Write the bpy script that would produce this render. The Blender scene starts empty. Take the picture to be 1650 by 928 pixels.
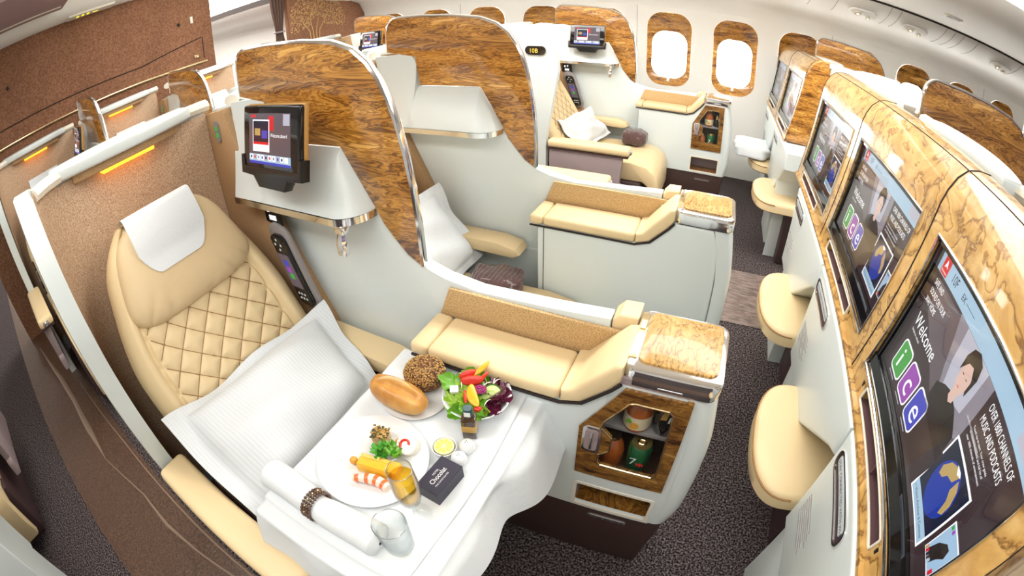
import bpy, bmesh, math, random
from mathutils import Vector, Matrix
random.seed(11)
S = bpy.context.scene
COL = S.collection
W, DB, P = .643, 2.41, 1.75          # seat spacing across, offset of the window pair, row pitch
pi, sin, cos = math.pi, math.sin, math.cos

# ---------------------------------------------------------------- materials
def nmat(name):
    m = bpy.data.materials.new(name); m.use_nodes = True
    nt = m.node_tree
    return m, nt, nt.nodes['Principled BSDF']

def setp(b, color=None, rough=.5, metal=0, coat=0, spec=None, trans=0, emit=None, es=0, sheen=0, ior=None):
    if color is not None: b.inputs['Base Color'].default_value = (*color, 1)
    b.inputs['Roughness'].default_value = rough
    b.inputs['Metallic'].default_value = metal
    b.inputs['Coat Weight'].default_value = coat
    b.inputs['Coat Roughness'].default_value = .05
    if spec is not None: b.inputs['Specular IOR Level'].default_value = spec
    b.inputs['Transmission Weight'].default_value = trans
    b.inputs['Sheen Weight'].default_value = sheen
    if ior: b.inputs['IOR'].default_value = ior
    if emit is not None:
        b.inputs['Emission Color'].default_value = (*emit, 1); b.inputs['Emission Strength'].default_value = es

def mat(name, color, rough=.5, **k):
    m, nt, b = nmat(name); setp(b, color, rough, **k); return m

def coords(nt, scale=(1, 1, 1)):
    tc = nt.nodes.new('ShaderNodeTexCoord'); mp = nt.nodes.new('ShaderNodeMapping')
    mp.inputs['Scale'].default_value = scale
    nt.links.new(tc.outputs['Object'], mp.inputs['Vector'])
    return mp.outputs['Vector']

def noise(nt, vec, scale, detail=3, rough=.55, dist=0):
    n = nt.nodes.new('ShaderNodeTexNoise')
    n.inputs['Scale'].default_value = scale; n.inputs['Detail'].default_value = detail
    n.inputs['Roughness'].default_value = rough; n.inputs['Distortion'].default_value = dist
    nt.links.new(vec, n.inputs['Vector'])
    return n.outputs['Fac']

def ramp(nt, fac, stops):
    r = nt.nodes.new('ShaderNodeValToRGB'); e = r.color_ramp.elements
    while len(e) < len(stops): e.new(.5)
    for el, (p, c) in zip(e, stops): el.position = p; el.color = (*c, 1)
    nt.links.new(fac, r.inputs['Fac'])
    return r.outputs['Color']

def bump(nt, b, fac, strength=.2, dist=.002):
    n = nt.nodes.new('ShaderNodeBump'); n.inputs['Strength'].default_value = strength; n.inputs['Distance'].default_value = dist
    nt.links.new(fac, n.inputs['Height']); nt.links.new(n.outputs['Normal'], b.inputs['Normal'])

def speckle(name, c0, c1, scale=350, rough=.9, bs=.3, big=None, lo=.38, hi=.62, sheen=0):
    m, nt, b = nmat(name); setp(b, None, rough, sheen=sheen, spec=.2)
    v = coords(nt); f = noise(nt, v, scale, 2, .7)
    col = ramp(nt, f, [(lo, c0), (hi, c1)])
    if big:
        g = noise(nt, v, big[0], 3); mx = nt.nodes.new('ShaderNodeMix'); mx.data_type = 'RGBA'; mx.blend_type = 'MULTIPLY'
        mx.inputs['Factor'].default_value = 1
        gc = ramp(nt, g, [(.3, (big[1],) * 3), (.7, (1, 1, 1))])
        nt.links.new(col, mx.inputs['A']); nt.links.new(gc, mx.inputs['B']); col = mx.outputs['Result']
    nt.links.new(col, b.inputs['Base Color'])
    bump(nt, b, f, bs)
    return m

def wood(name, scale, stops, dist=2.2, rot=None, coat=.9):
    m, nt, b = nmat(name); setp(b, None, .28, coat=coat)
    v = coords(nt, scale)
    # slow swirling warp, then layered figure
    wn = nt.nodes.new('ShaderNodeTexNoise'); wn.inputs['Scale'].default_value = 1.3; wn.inputs['Detail'].default_value = 2
    nt.links.new(v, wn.inputs['Vector'])
    sc = nt.nodes.new('ShaderNodeVectorMath'); sc.operation = 'SCALE'; sc.inputs['Scale'].default_value = dist
    nt.links.new(wn.outputs['Color'], sc.inputs[0])
    ad = nt.nodes.new('ShaderNodeVectorMath'); ad.operation = 'ADD'
    nt.links.new(v, ad.inputs[0]); nt.links.new(sc.outputs[0], ad.inputs[1])
    a = noise(nt, ad.outputs[0], 2.6, 7, .56, .3)
    wv = nt.nodes.new('ShaderNodeTexNoise'); wv.inputs['Scale'].default_value = 11; wv.inputs['Detail'].default_value = 6
    wv.inputs['Roughness'].default_value = .5
    nt.links.new(ad.outputs[0], wv.inputs['Vector'])
    mx = nt.nodes.new('ShaderNodeMath'); mx.operation = 'MULTIPLY_ADD'; mx.inputs[1].default_value = .32; mx.inputs[2].default_value = -.16
    nt.links.new(wv.outputs['Fac'], mx.inputs[0])
    s2 = nt.nodes.new('ShaderNodeMath'); s2.operation = 'ADD'
    nt.links.new(a, s2.inputs[0]); nt.links.new(mx.outputs[0], s2.inputs[1])
    nt.links.new(ramp(nt, s2.outputs[0], stops), b.inputs['Base Color'])
    return m

DKW = [(.28, (.035, .010, .002)), (.38, (.12, .040, .006)), (.425, (.42, .18, .028)), (.455, (.10, .032, .005)), (.50, (.52, .25, .045)), (.54, (.25, .090, .012)), (.585, (.62, .32, .065)), (.615, (.20, .070, .010)), (.66, (.68, .37, .09)), (.80, (.74, .45, .13))]
LTW = [(.28, (.22, .09, .015)), (.36, (.50, .27, .07)), (.455, (.64, .40, .13)), (.475, (.20, .085, .015)), (.50, (.52, .30, .08)), (.60, (.70, .46, .17)), (.625, (.33, .15, .03)), (.65, (.62, .38, .12)), (.76, (.74, .52, .22))]  # same wood as the panels, stops lightened for the strong light on it
M = {}
M['wood_panel'] = wood('walnut_panel', (1.2, 1.2, 8.2), [(p, tuple(min(1, x * 1.18) for x in c)) for p, c in DKW], 1.25)
M['wood_bank'] = wood('walnut_lit', (2.2, 1.9, 2.2), LTW, .8)
M['wood_lid'] = wood('walnut_lit_lid', (11, 4, 4), [(p, tuple(x * .86 for x in c)) for p, c in LTW], .9, coat=.4)
M['wood_door'] = wood('walnut_door', (3, 3, 16), [(p, tuple(x * .6 for x in c)) for p, c in DKW], .8)
M['wood_window'] = wood('walnut_window', (2, 2, 12), [(p, tuple(min(1, x * 1.25) for x in c)) for p, c in DKW], .8)
M['white'] = mat('white_lacquer', (.68, .745, .75), .35, coat=.15)
M['cream_plastic'] = mat('cream_plastic', (.80, .76, .66), .45)
M['cabin'] = mat('cabin_lining', (.92, .91, .87), .55)
M['ceil'] = mat('ceiling_lining', (.88, .86, .81), .6)
M['mauve'] = mat('mauve_plastic', (.30, .24, .25), .5)
M['mauve_dark'] = mat('dark_mauve_plastic', (.055, .030, .032), .45)
M['kick'] = mat('brown_kick_plastic', (.050, .026, .022), .45)
M['black'] = mat('black_plastic', (.008, .008, .009), .3)
M['blackgloss'] = mat('black_glass', (.006, .006, .008), .08, coat=.5)
M['grey'] = mat('grey_plastic', (.28, .26, .26), .35)
M['chrome'] = mat('chrome', (.82, .82, .84), .10, metal=1)
M['brass'] = mat('pale_gold_metal', (.75, .60, .35), .2, metal=1)
M['gap'] = mat('dark_gap', (.02, .012, .01), .8)
M['fabric'] = speckle('taupe_shell_fabric', (.40, .265, .17), (.70, .53, .38), 300, bs=.35)
M['strip'] = speckle('tan_side_fabric', (.36, .22, .11), (.54, .36, .20), 420, bs=.3)
M['pad'] = speckle('ochre_pad_fabric', (.44, .28, .12), (.68, .49, .27), 330, bs=.3)
M['bulk'] = speckle('brown_wall_fabric', (.20, .088, .048), (.35, .18, .105), 110, bs=.3, big=(3, .8))
M['carpet'] = speckle('dark_speckled_carpet', (.010, .006, .008), (.30, .25, .25), 150, bs=.8, lo=.44, hi=.74, rough=1)
M['vinyl'] = None
def leather(name, c):
    m, nt, b = nmat(name); setp(b, c, .42, spec=.35)
    bump(nt, b, noise(nt, coords(nt), 260, 3), .12, .001); return m
M['leather'] = leather('cream_leather', (.76, .60, .355))
M['leather2'] = leather('headrest_leather', (.66, .505, .30))
M['thread'] = mat('tan_thread', (.33, .18, .07), .8)
M['cloth'] = None
m, nt, b = nmat('white_cloth'); setp(b, (.71, .75, .78), .85, sheen=.1); bump(nt, b, noise(nt, coords(nt), 14, 4), .25, .01); M['cloth'] = m
m, nt, b = nmat('striped_white_cotton'); setp(b, (.80, .83, .86), .8, sheen=.2)
wv = nt.nodes.new('ShaderNodeTexWave'); wv.inputs['Scale'].default_value = 34; wv.bands_direction = 'Y'
nt.links.new(coords(nt), wv.inputs['Vector']); bump(nt, b, wv.outputs['Fac'], .22, .002)
nt.links.new(ramp(nt, wv.outputs['Fac'], [(.3, (.67, .71, .75)), (.7, (.70, .74, .775))]), b.inputs['Base Color']); M['cotton'] = m
M['china'] = mat('white_china', (.76, .78, .79), .12, coat=.6)
def clear(name, tint=(1, 1, 1), fres=.12, rough=.02, edge=None, power=3.5, base=.03):
    m = bpy.data.materials.new(name); m.use_nodes = True; nt = m.node_tree; nt.nodes.clear()
    o = nt.nodes.new('ShaderNodeOutputMaterial'); t = nt.nodes.new('ShaderNodeBsdfTransparent'); g = nt.nodes.new('ShaderNodeBsdfGlossy')
    t.inputs['Color'].default_value = (*tint, 1); g.inputs['Roughness'].default_value = rough
    mx = nt.nodes.new('ShaderNodeMixShader'); lw = nt.nodes.new('ShaderNodeLayerWeight'); lw.inputs['Blend'].default_value = .5
    pw = nt.nodes.new('ShaderNodeMath'); pw.operation = 'POWER'; pw.inputs[1].default_value = power
    ml = nt.nodes.new('ShaderNodeMath'); ml.operation = 'MULTIPLY_ADD'; ml.inputs[1].default_value = .75 * min(1, fres * 6); ml.inputs[2].default_value = base
    nt.links.new(lw.outputs['Facing'], pw.inputs[0]); nt.links.new(pw.outputs[0], ml.inputs[0]); nt.links.new(ml.outputs[0], mx.inputs['Fac'])
    nt.links.new(t.outputs[0], mx.inputs[1]); nt.links.new(g.outputs[0], mx.inputs[2]); nt.links.new(mx.outputs[0], o.inputs[0])
    if edge:
        cm = nt.nodes.new('ShaderNodeMix'); cm.data_type = 'RGBA'; cm.inputs['A'].default_value = (*tint, 1); cm.inputs['B'].default_value = (*edge, 1)
        nt.links.new(pw.outputs[0], cm.inputs['Factor']); nt.links.new(cm.outputs['Result'], t.inputs['Color'])
    return m
M['pane'] = clear('clear_pane', (.97, .98, .98), .04)
M['glass'] = clear('drinking_glass', (.985, .99, .99), .16, edge=(.62, .69, .72), power=4)
M['screen_glass'] = clear('screen_glass', (1, 1, 1), .16, power=2.9)
M['rim_glass'] = clear('rim_glass', (.75, .80, .83), .16, .05, base=.4)
M['champagne'] = clear('champagne', (.98, .80, .20), .08, edge=(.75, .40, .03), power=2)
M['water'] = clear('water', (.985, .992, .992), .12, edge=(.78, .84, .86), power=3)
M['amber'] = mat('amber_juice', (.42, .10, .015), .2, coat=.6)
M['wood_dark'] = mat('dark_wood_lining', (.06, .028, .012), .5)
M['fold'] = mat('film_fold_glint', (.27, .19, .14), .3)  # pale tone stands in for light reflected off the film
M['plum'] = mat('plum_plastic', (.16, .09, .10), .4)
def emis(name, c, s=1.0):
    m = bpy.data.materials.new(name); m.use_nodes = True; nt = m.node_tree; b = nt.nodes['Principled BSDF']
    setp(b, tuple(x * .15 for x in c), .25, emit=c, es=s); return m
M['orange_light'] = emis('orange_light', (1, .33, .02), 2.6)
E_ = lambda n, c, s=.8: M.setdefault('e_' + n, emis('screen_' + n, c, s))
for n, c in dict(dark=(.030, .016, .022), strip=(.33, .48, .62), red=(.60, .01, .02), white=(.95, .95, .97), grey=(.22, .20, .24), mid=(.10, .075, .09), green=(.05, .30, .05),
                 purple=(.27, .05, .36), blue=(.045, .05, .42), skin=(.62, .42, .36), hair=(.012, .007, .008), navy=(.004, .008, .03), land=(.42, .29, .10), sea=(.005, .03, .30),
                 sky=(.30, .45, .62), text=(.02, .02, .03), glow=(.42, .42, .50), brown=(.06, .028, .022)).items(): E_(n, c)

# ---------------------------------------------------------------- mesh builder
class MB:
    def __init__(s): s.v = []; s.f = []; s.m = []
    def add(s, vs, fs, mi=0):
        o = len(s.v); s.v += [tuple(v) for v in vs]
        s.f += [tuple(o + i for i in f) for f in fs]; s.m += [mi] * len(fs); return s
    def bm(s, bm_, mi=0, mtx=None):
        if mtx is not None: bm_.transform(mtx)
        bm_.verts.index_update(); s.add([v.co[:] for v in bm_.verts], [[v.index for v in f.verts] for f in bm_.faces], mi); bm_.free(); return s
    def box(s, x, y, z, r=0, seg=2, mi=0, mtx=None):
        b = bmesh.new(); bmesh.ops.create_cube(b, size=1)
        for v in b.verts:
            v.co = Vector(((x[0] + x[1]) / 2 + v.co.x * (x[1] - x[0]), (y[0] + y[1]) / 2 + v.co.y * (y[1] - y[0]), (z[0] + z[1]) / 2 + v.co.z * (z[1] - z[0])))
        if r: bmesh.ops.bevel(b, geom=b.edges[:], offset=r, segments=seg, affect='EDGES', profile=.5)
        return s.bm(b, mi, mtx)
    def prism(s, pts, a0, a1, axis='y', r=0, seg=2, mi=0, holes=(), mtx=None):
        """polygon in the plane across `axis`, extruded a0..a1; y: (x,z)  x: (y,z)  z: (x,y)"""
        to = {'y': lambda p, a: (p[0], a, p[1]), 'x': lambda p, a: (a, p[0], p[1]), 'z': lambda p, a: (p[0], p[1], a)}[axis]
        b = bmesh.new()
        if not holes:
            f = b.faces.new([b.verts.new(to(p, a0)) for p in pts]); fs = [f]
        else:
            es = []
            for lp in [pts, *holes]:
                vs = [b.verts.new(to(p, a0)) for p in lp]
                es += [b.edges.new((vs[i], vs[(i + 1) % len(vs)])) for i in range(len(vs))]
            bmesh.ops.triangle_fill(b, use_beauty=True, use_dissolve=False, edges=es); fs = b.faces[:]
        g = bmesh.ops.extrude_face_region(b, geom=fs)
        d = Vector(to((0, 0), a1)) - Vector(to((0, 0), a0))
        bmesh.ops.translate(b, verts=[v for v in g['geom'] if isinstance(v, bmesh.types.BMVert)], vec=d)
        bmesh.ops.recalc_face_normals(b, faces=b.faces[:])
        if r:
            if not holes: ed = [e for e in b.edges if any(len(f.verts) == len(pts) and len(pts) > 4 or abs(f.normal.dot(d.normalized())) > .99 for f in e.link_faces)]
            else: ed = [e for e in b.edges if len(e.link_faces) == 2 and abs(e.link_faces[0].normal.dot(e.link_faces[1].normal)) < .5]
            bmesh.ops.bevel(b, geom=ed, offset=r, segments=seg, affect='EDGES', profile=.5)
        return s.bm(b, mi, mtx)
    def tube(s, path, r, n=8, closed=False, mi=0, flat=1.0, up=None):
        ps = [Vector(p) for p in path]; k = len(ps); rings = []
        rr = r if isinstance(r, (list, tuple)) else [r] * k
        prev = None
        for i, p in enumerate(ps):
            a, c = ps[(i - 1) % k if closed else max(i - 1, 0)], ps[(i + 1) % k if closed else min(i + 1, k - 1)]
            t = (c - a).normalized()
            if prev is None:
                u = Vector(up) if up else (Vector((0, 0, 1)) if abs(t.z) < .9 else Vector((1, 0, 0)))
            else: u = prev
            u = (u - t * u.dot(t)).normalized(); prev = u; w = t.cross(u)
            rings.append([p + (u * cos(q) * rr[i] + w * sin(q) * rr[i] * flat) for q in (2 * pi * j / n for j in range(n))])
        vs = [v for rg in rings for v in rg]; fs = []
        for i in range(k if closed else k - 1):
            for j in range(n):
                a, b2 = i * n + j, i * n + (j + 1) % n; i2 = (i + 1) % k
                fs.append((a, b2, i2 * n + (j + 1) % n, i2 * n + j))
        if not closed: fs += [tuple(range(n))[::-1], tuple((k - 1) * n + j for j in range(n))]
        return s.add(vs, fs, mi)
    def grid(s, fn, nu, nv, mi=0, wrap_u=False, flip=False, mf=None):
        vs = [fn(i / (nu if wrap_u else nu - 1), j / (nv - 1)) for j in range(nv) for i in range(nu)]; fs = []; ms = []
        for j in range(nv - 1):
            for i in range(nu if wrap_u else nu - 1):
                i2 = (i + 1) % nu; f = (j * nu + i, j * nu + i2, (j + 1) * nu + i2, (j + 1) * nu + i)
                fs.append(f[::-1] if flip else f); ms.append(mf(i, j) if mf else mi)
        o = len(s.m); s.add(vs, fs, mi); s.m[o:] = ms; return s
    def lathe(s, prof, c=(0, 0, 0), n=28, mi=0, cap=True, mtx=None):
        vs = [(c[0] + r * cos(2 * pi * j / n), c[1] + r * sin(2 * pi * j / n), c[2] + z) for r, z in prof for j in range(n)]
        if mtx is not None: vs = [mtx @ Vector(v) for v in vs]
        fs = [(i * n + j, i * n + (j + 1) % n, (i + 1) * n + (j + 1) % n, (i + 1) * n + j) for i in range(len(prof) - 1) for j in range(n)]
        if cap:
            if prof[0][0] > 1e-4: fs.append(tuple(range(n))[::-1])
            if prof[-1][0] > 1e-4: fs.append(tuple((len(prof) - 1) * n + j for j in range(n)))
        return s.add(vs, fs, mi)
    def ball(s, c, r, e=(1, 1), n=24, mi=0, mtx=None, fn=None):
        """superellipsoid; r=(rx,ry,rz)"""
        pw = lambda a, k: math.copysign(abs(a) ** k, a)
        def g(u, v):
            th = (v - .5) * pi; ph = u * 2 * pi
            p = Vector((r[0] * pw(cos(th), e[0]) * pw(cos(ph), e[1]), r[1] * pw(cos(th), e[0]) * pw(sin(ph), e[1]), r[2] * pw(sin(th), e[0])))
            if fn: p = fn(p)
            if mtx is not None: p = mtx @ p
            return p + Vector(c)
        return s.grid(g, n, n // 2 + 1, mi, wrap_u=True)
    def text(s, body, mtx, size, mi=0, align='LEFT', sx=1.0):
        cu = bpy.data.curves.new('t', 'FONT'); cu.body = body; cu.size = size; cu.align_x = align; cu.resolution_u = 3
        ob = bpy.data.objects.new('t', cu); COL.objects.link(ob)
        dg = bpy.context.evaluated_depsgraph_get(); me = ob.evaluated_get(dg).to_mesh()
        vs = [mtx @ Vector((v.co.x * sx, v.co.y, 0)) for v in me.vertices]; fs = [tuple(p.vertices) for p in me.polygons]
        s.add(vs, fs, mi); bpy.data.objects.remove(ob); bpy.data.curves.remove(cu); return s
    def build(s, name, mats, root=None, smooth=35):
        if isinstance(mats, str): mats = [mats]
        me = bpy.data.meshes.new(name)
        o = BASE[root.name] if root is not None else Vector((0, 0, 0))
        me.from_pydata([(Vector(v) - o)[:] for v in s.v], [], s.f); me.update()
        for k in mats: me.materials.append(M[k])
        me.polygons.foreach_set('material_index', s.m)
        me.polygons.foreach_set('use_smooth', [smooth > 0] * len(s.f))
        if smooth > 0: me.set_sharp_from_angle(angle=math.radians(smooth))
        ob = bpy.data.objects.new(name, me); COL.objects.link(ob)
        if root is not None: ob.parent = root
        BASE[ob.name] = o
        return ob
BASE = {}
def tag(o, label, cat, group=None):
    o['label'] = label; o['category'] = cat
    if group: o['group'] = group
    return o
def thing(name, label, cat, base=(0, 0, 0), group=None):
    o = bpy.data.objects.new(name, None); o.empty_display_size = .05; COL.objects.link(o); o.location = base; BASE[o.name] = Vector(base)
    return tag(o, label, cat, group)
def single(mb, name, mats, label, cat, base, group=None, smooth=35):
    """a thing that is one mesh, its origin at its base"""
    mb.v = [(Vector(v) - Vector(base))[:] for v in mb.v]
    o = mb.build(name, mats, None, smooth); o.location = base; BASE[o.name] = Vector(base)
    return tag(o, label, cat, group)
def struct(mb, name, mats, parent=None, smooth=35):
    o = mb.build(name, mats, parent, smooth)
    if parent is None: o['kind'] = 'structure'
    return o
def copy_thing(o, d, label=None, skip=(), group=None):
    r = o.copy(); COL.objects.link(r); r.location = o.location + Vector(d); BASE[r.name] = r.location.copy()
    if label: r['label'] = label
    if group: r['group'] = group
    def kids(src, dst):
        for ch in list(src.children):
            if ch.name.split('.')[0] in skip: continue
            c = ch.copy(); COL.objects.link(c); c.parent = dst; kids(ch, c)
    kids(o, r)
    return r
def arc(cx, cy, r, a0, a1, n=6, ry=None):
    return [(cx + r * cos(math.radians(a0 + (a1 - a0) * i / n)), cy + (ry or r) * sin(math.radians(a0 + (a1 - a0) * i / n))) for i in range(n + 1)]
def rrect(x0, x1, y0, y1, r, n=5):
    return arc(x1 - r, y0 + r, r, -90, 0, n) + arc(x1 - r, y1 - r, r, 0, 90, n) + arc(x0 + r, y1 - r, r, 90, 180, n) + arc(x0 + r, y0 + r, r, 180, 270, n)
def lerp(a, b, t): return a + (b - a) * t
def interp(tab, q):
    for (a, x), (b2, y) in zip(tab, tab[1:]):
        if q <= b2: return lerp(x, y, max(0, (q - a) / (b2 - a)))
    return tab[-1][1]
def sm(a, b, x): x = min(1, max(0, (x - a) / (b - a))); return x * x * (3 - 2 * x)
# ================================================================ suite components (built at the place of the foreground seat)
def back_pt(s, t, h, hw=None):
    """point of the seat back: s -1..1 across, t 0..1 up, h off the front"""
    w = hw if hw else (.262 if t < .45 else lerp(.262, .185, sm(.45, 1.02, t))) * (1 - .42 * max(0, (t - .80) / .20) ** 2.2)
    x = lerp(.13, -.21, t) + .874 * h; z = lerp(.40, .985, t) + .486 * h
    return Vector((x, -.325 + w * s, z))

def make_seat():
    r = thing('airline_seat', 'cream quilted leather seat at the laid table in the foreground', 'seat', (.3, -.325, 0), 'cream leather seats')
    m = MB()
    def dia(y, l):
        a, b2 = (y + l) / .074, (y - l) / .074
        return min(abs(sin(pi * a)), abs(sin(pi * b2)))
    def front(u, v):
        s, t = u * 2 - 1, v
        edge = max(0, 1 - abs(s) ** 7) ** .5 * max(0, 1 - abs(2 * t - 1) ** 12) ** .5
        q = dia(.25 * s, .68 * t) ** .45 * .011 if abs(s) < .74 else .006
        bol = .020 * sm(.72, .86, abs(s)) - .006 * (1 if .73 < abs(s) < .77 else 0)
        return back_pt(s, t, edge * (.035 + q + bol))
    m.grid(front, 131, 151)
    m.grid(lambda u, v: back_pt(u * 2 - 1, v, -.07 * max(0, 1 - abs(u * 2 - 1) ** 8) ** .5 * max(0, 1 - abs(2 * v - 1) ** 16) ** .5), 25, 25, flip=True)
    bk = m.build('backrest', 'leather', r, 50)
    m = MB()
    for sg in (1, -1):
        k = -14
        while k < 15:
            pts = []
            for i in range(90):
                l = i / 89 * .68; y = k * .074 - sg * l
                s = y / .25
                if abs(s) < .72 and .03 < l / .68 < .97: pts.append(back_pt(s, l / .68, .0388 * max(0, 1 - abs(2 * l / .68 - 1) ** 12) ** .5))
                elif len(pts) > 1: break
                else: pts = []
            if len(pts) > 3: m.tube(pts, .0013, 4)
            k += 1
    
    m.build('stitching', 'thread', bk)
    # headrest: a wide cushion, fuller at its lower edge
    m = MB()
    def hr(p):
        q = p.copy(); q.y *= 1 - .22 * (p.z / .13)
        low = sm(-.05, -.12, p.z) if False else max(0, min(1, (-.035 - p.z) / .07))
        w_ = sum(math.exp(-((p.y - c_ - (p.z + .1) * k_) / .006) ** 2) for c_, k_ in ((-.13, .5), (-.075, .2), (-.01, -.2), (.035, .1), (.10, -.4), (.15, -.6)))
        q.x -= .006 * low * w_ * (p.x > 0); return q
    R = Matrix.Rotation(math.radians(-27), 4, 'Y')
    hc = Vector((-.105, -.318, .880))
    m.ball(hc, (.052, .186, .128), (.55, .62), 110, mtx=R, fn=hr)
    h = m.build('headrest', 'leather2', r, 60)
    m = MB()
    def cov(u, v):
        y = lerp(-.112, .098, u); e = abs(2 * u - 1)
        top = v * .30
        drop = .205 - .06 * max(0, (e - .55) / .45) ** 2
        l = v * drop                                              # from over the top edge down the front
        if l < .045: x, z = lerp(-.03, .032, l / .045), .1365
        else: x, z = .050 + .008 * sin(min(1, (l - .045) / .12) * pi), .137 - (l - .045)
        if l < .06: x = lerp(-.035, .052, sm(0, .06, l)); z = .142 - .012 * sm(.035, .06, l)
        return hc + R @ Vector((x + .004, y, z))
    m.grid(cov, 26, 30)
    m.build('headrest_cover', 'cloth', h, 60)
    # cushion and calf rest
    prof = [(.06, .33), (.06, .43), (.55, .44), (.64, .425), (.695, .385), (.715, .33), (.72, .22), (.70, .13), (.665, .13), (.665, .30), (.62, .33)]
    MB().prism(prof, -.585, -.137, r=.012).build('seat_cushion', 'leather', r, 40)
    MB().box((.0, .62), (-.60, -.14), (.06, .33), .02).box((.05, .55), (-.56, -.15), (0, .07)).build('seat_base', 'mauve_dark', r)
    # aisle armrest
    m = MB().box((.082, .555), (-.70, -.612), (.505, .552), .016, 3)
    a = m.build('armrest', 'leather', r)
    MB().box((.08, .55), (-.697, -.616), (.498, .505)).build('armrest_edge', 'mauve_dark', a)
    m = MB().box((.5, .562), (-.675, -.64), (.512, .536), .004).box((.556, .566), (-.668, -.647), (.516, .532), .002)
    m.build('recline_button', 'chrome', a)
    pp = [(.09, .27), (.09, .50), (.52, .50)] + arc(.49, .31, .035, 60, 0, 4) + [(.53, .27)]
    MB().prism(pp, -.69, -.655, r=.006).build('side_panel', 'mauve', r)
    # armrest on the divider side
    b2 = MB().prism([(.118, .505), (.118, .55), (.345, .55), (.41, .535), (.425, .515), (.40, .50)], -.098, -.014, r=.008).build('inner_armrest', 'leather', r)
    return r

def make_shell():
    r = thing('seat_shell', 'white curved seat shell with tan fabric lining and orange light behind the quilted foreground seat', 'seat shell', (-.2, -.33, 0), 'white seat shells')
    XF = [(0, .06), (.27, .067), (.567, .07), (.8, .115), (.957, .144), (1.08, .13), (1.16, .10), (1.20, .06)]
    path = [(None, -.643)] + [(-.06, -.643), (-.15, -.636)] + [(-.16 - .115 * sin(a), -.52 - .112 * cos(a)) for a in (i * pi / 12 for i in range(1, 7))] + [(-.284, -.40), (-.288, -.25), (-.286, -.10), (-.284, -.037)]
    n = len(path)
    ztop = lambda i: 1.205 if i < 2 else lerp(1.20, 1.165, min(1, (i - 2) / 5))
    def nrm(i):
        a = Vector(path[max(1, i - 1)] if i else (0.1, -.643)); b2 = Vector(path[min(n - 1, i + 1)])
        t = (b2 - a).normalized(); return Vector((t.y, -t.x)) if False else Vector((-t.y, t.x))
    NZ = 24
    def pt(i, k, off):
        z = ztop(i) * k / NZ
        x, y = path[i]
        if x is None: x = interp(XF, z)
        nn = nrm(i); return Vector((x, y, z)) + Vector((*(nn * off), 0))
    m = MB(); ring = [(i, 0) for i in range(n)] + [(i, .042) for i in range(n - 1, -1, -1)]
    # which way is outside: away from the seat centre
    sgn = 1 if (Vector(path[6]) + nrm(6) * .05 - Vector((0, -.325))).length > (Vector(path[6]) - Vector((0, -.325))).length else -1
    vs = [pt(i, k, o * sgn) for k in range(NZ + 1) for i, o in ring]; K = len(ring); fs = []
    for k in range(NZ):
        for j in range(K): fs.append((k * K + j, k * K + (j + 1) % K, (k + 1) * K + (j + 1) % K, (k + 1) * K + j))
    for i in range(n - 1): fs.append((NZ * K + i, NZ * K + i + 1, NZ * K + K - 2 - i, NZ * K + K - 1 - i))
    m.add(vs, fs); m.build('shell_body', 'white', r, 45)
    m = MB()
    def lin(u, v):
        q = 1 + u * (n - 2); i = min(n - 2, int(q)); f = q - i
        a, b2 = pt(i, 2 + v * (NZ - 2.3), -.005 * sgn), pt(i + 1, 2 + v * (NZ - 2.3), -.005 * sgn)
        return a.lerp(b2, f)
    m.grid(lin, 40, 14); m.build('fabric_lining', 'fabric', r, 60)
    # dark outer edge strip of the wing
    # rim with the bowed reading-light canopy
    m = MB()
    rim = [(-.19, -.63), (-.24, -.585), (-.275, -.52)] + [(-.29 , y) for y in (-.42, -.25, -.10, -.022)]
    m.tube([(x, y, 1.172) for x, y in rim], .018, 8, flat=1.3)
    m.build('rim_strip', 'cream_plastic', r)
    pl = []
    for i in range(17):
        y = lerp(-.555, -.095, i / 16); pl.append((-.262 + .062 * sin(pi * i / 16) ** .7, y))
    poly = [(-.325, -.555)] + pl + [(-.325, -.095)]
    cn = MB().prism(poly, 1.158, 1.192, axis='z', r=.008).build('light_canopy', 'white', r, 50)
    inner = [(x - .02, y) for x, y in pl[2:-2]]
    MB().prism([(-.28, pl[2][1])] + inner + [(-.28, pl[-3][1])], 1.135, 1.159, axis='z', r=.004).build('canopy_soffit', 'strip', cn, 50)
    MB().box((-.279, -.236), (-.41, -.24), (1.124, 1.137), .004).build('reading_light', 'orange_light', cn)
    return r

def sign(shell, body):
    o = rrect(-.045, .075, 1.035, 1.085, .024)
    s = MB().prism(o, -.6925, -.688).build('seat_sign', 'blackgloss', shell)
    fr = Matrix(((1, 0, 0, 0), (0, 0, 1, -.693), (0, 1, 0, 0), (0, 0, 0, 1)))
    m = MB().text(body, Matrix.Translation((-.022, 0, 1.047)) @ fr, .034, align='LEFT'); m.build('sign_number', 'sign_gold', s, 0)
M['sign_gold'] = emis('sign_gold', (1, .62, .08), 1.2)

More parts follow.
